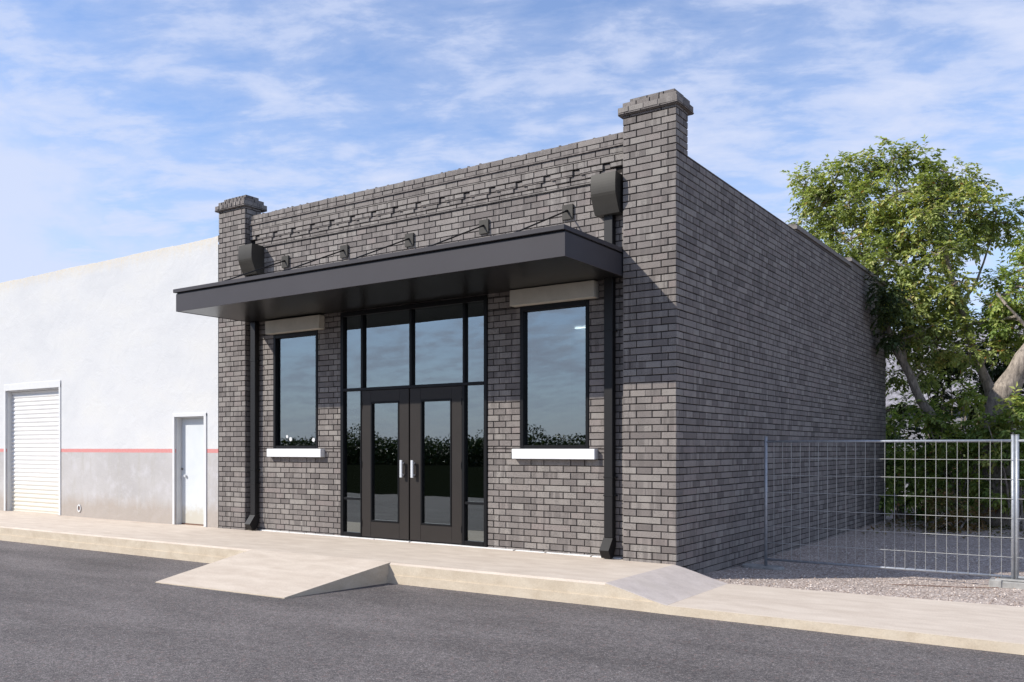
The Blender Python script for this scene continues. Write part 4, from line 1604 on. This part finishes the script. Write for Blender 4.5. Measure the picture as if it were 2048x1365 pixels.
shrub("shrub", "dark green shrub filling the gap behind the forked trunk", "shrub",
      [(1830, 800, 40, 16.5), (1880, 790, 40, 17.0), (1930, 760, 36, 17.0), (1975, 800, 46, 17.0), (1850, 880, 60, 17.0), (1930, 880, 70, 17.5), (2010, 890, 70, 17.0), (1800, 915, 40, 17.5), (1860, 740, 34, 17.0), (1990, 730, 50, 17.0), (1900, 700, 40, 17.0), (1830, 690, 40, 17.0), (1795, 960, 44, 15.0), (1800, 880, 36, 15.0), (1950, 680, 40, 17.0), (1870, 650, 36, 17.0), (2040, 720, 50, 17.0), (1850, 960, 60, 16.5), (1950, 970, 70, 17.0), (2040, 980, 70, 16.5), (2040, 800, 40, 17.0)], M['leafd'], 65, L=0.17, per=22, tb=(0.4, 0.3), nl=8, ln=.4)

# leaf litter on the gravel below the shrubs
b = MB()
rl = random.Random(77)
for k in range(2200):
    x, y = rl.uniform(0.2, 7.0), rl.gauss(11.2, 1.3)
    if y > 14 or y < 8.2 or x < 0.05: continue
    leaf(b, Vector((x, y, gz(x, y) + 0.012)), Vector((rl.uniform(-1, 1), rl.uniform(-1, 1), rl.uniform(-.05, .3))), 0.08, 0.045, rl.random(), rl)
tag(b.build("leaf_litter", M['leafb'], fix=False), "dry fallen leaves scattered on the gravel under the shrubs", "leaves", kind="stuff")
b = MB()
a0 = P3(1795, 1026, 13.6); a1 = P3(1833, 1029, 13.4)
b.bbox(0.10, 0.95, 12.62, 12.74, -0.26, -0.10, 0.008)
tag(b.build("timber_plank", M['timber']), "orange-brown timber plank lying on edge behind the end of the brick wall", "plank")

# low dark boarded fence behind the shrubs
b = MB()
x = 0.0
FB = empty("board_fence", (5, 19.6, -0.3), "low weathered board fence behind the shrubs", "fence")
for k in range(110):
    b.box(x, x + 0.13, 19.6, 19.62, -0.35, 1.35 + rl.uniform(-0.02, 0.02), rl.random())
    x += 0.14
b.build("boards", M['timber'], FB)
b = MB()
for k in range(8):
    b.box(0.1 + k * 2.1, 0.2 + k * 2.1, 19.63, 19.73, -0.35, 1.3)
b.box(0, 15.4, 19.625, 19.66, 0.95, 1.05)
b.build("rail", M['timber'], FB)

# pale house beyond the trees
H = empty("neighbour_house", (-1, 27, -0.3), "pale grey house with shingle roof glimpsed through the trees", "house")
hx0, hx1, hy0, hy1 = -7.0, 9.0, 25.0, 33.0
b = MB()
b.box(hx0, hx1, hy0, hy1, -0.35, 3.3)
b.add([(hx0, hy0, 3.3), (hx0, hy1, 3.3), (hx0, (hy0 + hy1) / 2, 6.2)], [(0, 1, 2)])
b.add([(hx1, hy0, 3.3), (hx1, hy1, 3.3), (hx1, (hy0 + hy1) / 2, 6.2)], [(0, 1, 2)])
b.build("wall", simple("pale_siding", (0.24, 0.24, 0.27), 0.8, var=0.05, nscale=2), H)
b = MB()
ym = (hy0 + hy1) / 2
for s_ in (-1, 1):
    yo = hy0 - 0.4 if s_ < 0 else hy1 + 0.4
    b.add([(hx0 - .4, yo, 3.06), (hx1 + .4, yo, 3.06), (hx1 + .4, ym, 6.3), (hx0 - .4, ym, 6.3)], [(0, 1, 2, 3)])
    b.add([(hx0 - .4, yo, 2.94), (hx1 + .4, yo, 2.94), (hx1 + .4, yo, 3.06), (hx0 - .4, yo, 3.06)], [(0, 1, 2, 3)])
b.build("roof", simple("pale_shingles", (0.24, 0.23, 0.25), 0.9, var=0.6, nscale=5), H, fix=False)
for x in (-3.5, 0.5, 4.5):
    b = MB()
    b.box(x, x + 1.0, hy0 - 0.03, hy0 + 0.02, 1.0, 2.4)
    b.build("window", M['frame'], H)

# ------------------------------------------------------------------ across the road (seen in the glass)
rf = random.Random(88)
lf = MB()
tk = MB()
for k in range(30000):
    p = Vector((rf.uniform(-80, 48), -60 + rf.uniform(-1.5, 1.5), rf.uniform(-0.3, 2.2 + 0.5 * math.sin(k * .001))))
    leaf(lf, p, Vector((rf.uniform(-1, 1), rf.uniform(-1, 1), rf.uniform(-1, 1))), 0.42, 0.26, rf.random(), rf)
x = -78.0
while x < 46:
    h = rf.choice((2.4, 2.7, 3.0, 4.3)) + rf.uniform(-.4, .4)
    y = -62 + rf.uniform(-4, 4)
    wd = rf.uniform(1.8, 3.2)
    tk.tube([(x, y, -0.3), (x + rf.uniform(-.2, .2), y, h * .6)], [0.16, 0.07], 6)
    for k in range(900):
        v = Vector((rf.gauss(0, 1), rf.gauss(0, 1), rf.gauss(0, 1))).normalized() * rf.random() ** 0.4
        p = Vector((x + v.x * wd, y + v.y * wd, h * .52 + v.z * h * .48))
        leaf(lf, p, Vector((rf.uniform(-1, 1), rf.uniform(-1, 1), rf.uniform(-1, 1))), 0.26, 0.17, rf.random(), rf)
    x += rf.uniform(1.5, 3.4)
k = len(lf.f)
tag(lf.build("tree_line", M['leafd'], fix=False), "low belt of trees across the road, seen mirrored in the shop glass", "trees", kind="stuff")
tag(tk.build("tree_line_stems", M['bark'], fix=False), "thin stems of the tree belt across the road, mirrored in the shop glass", "tree stems", kind="stuff")
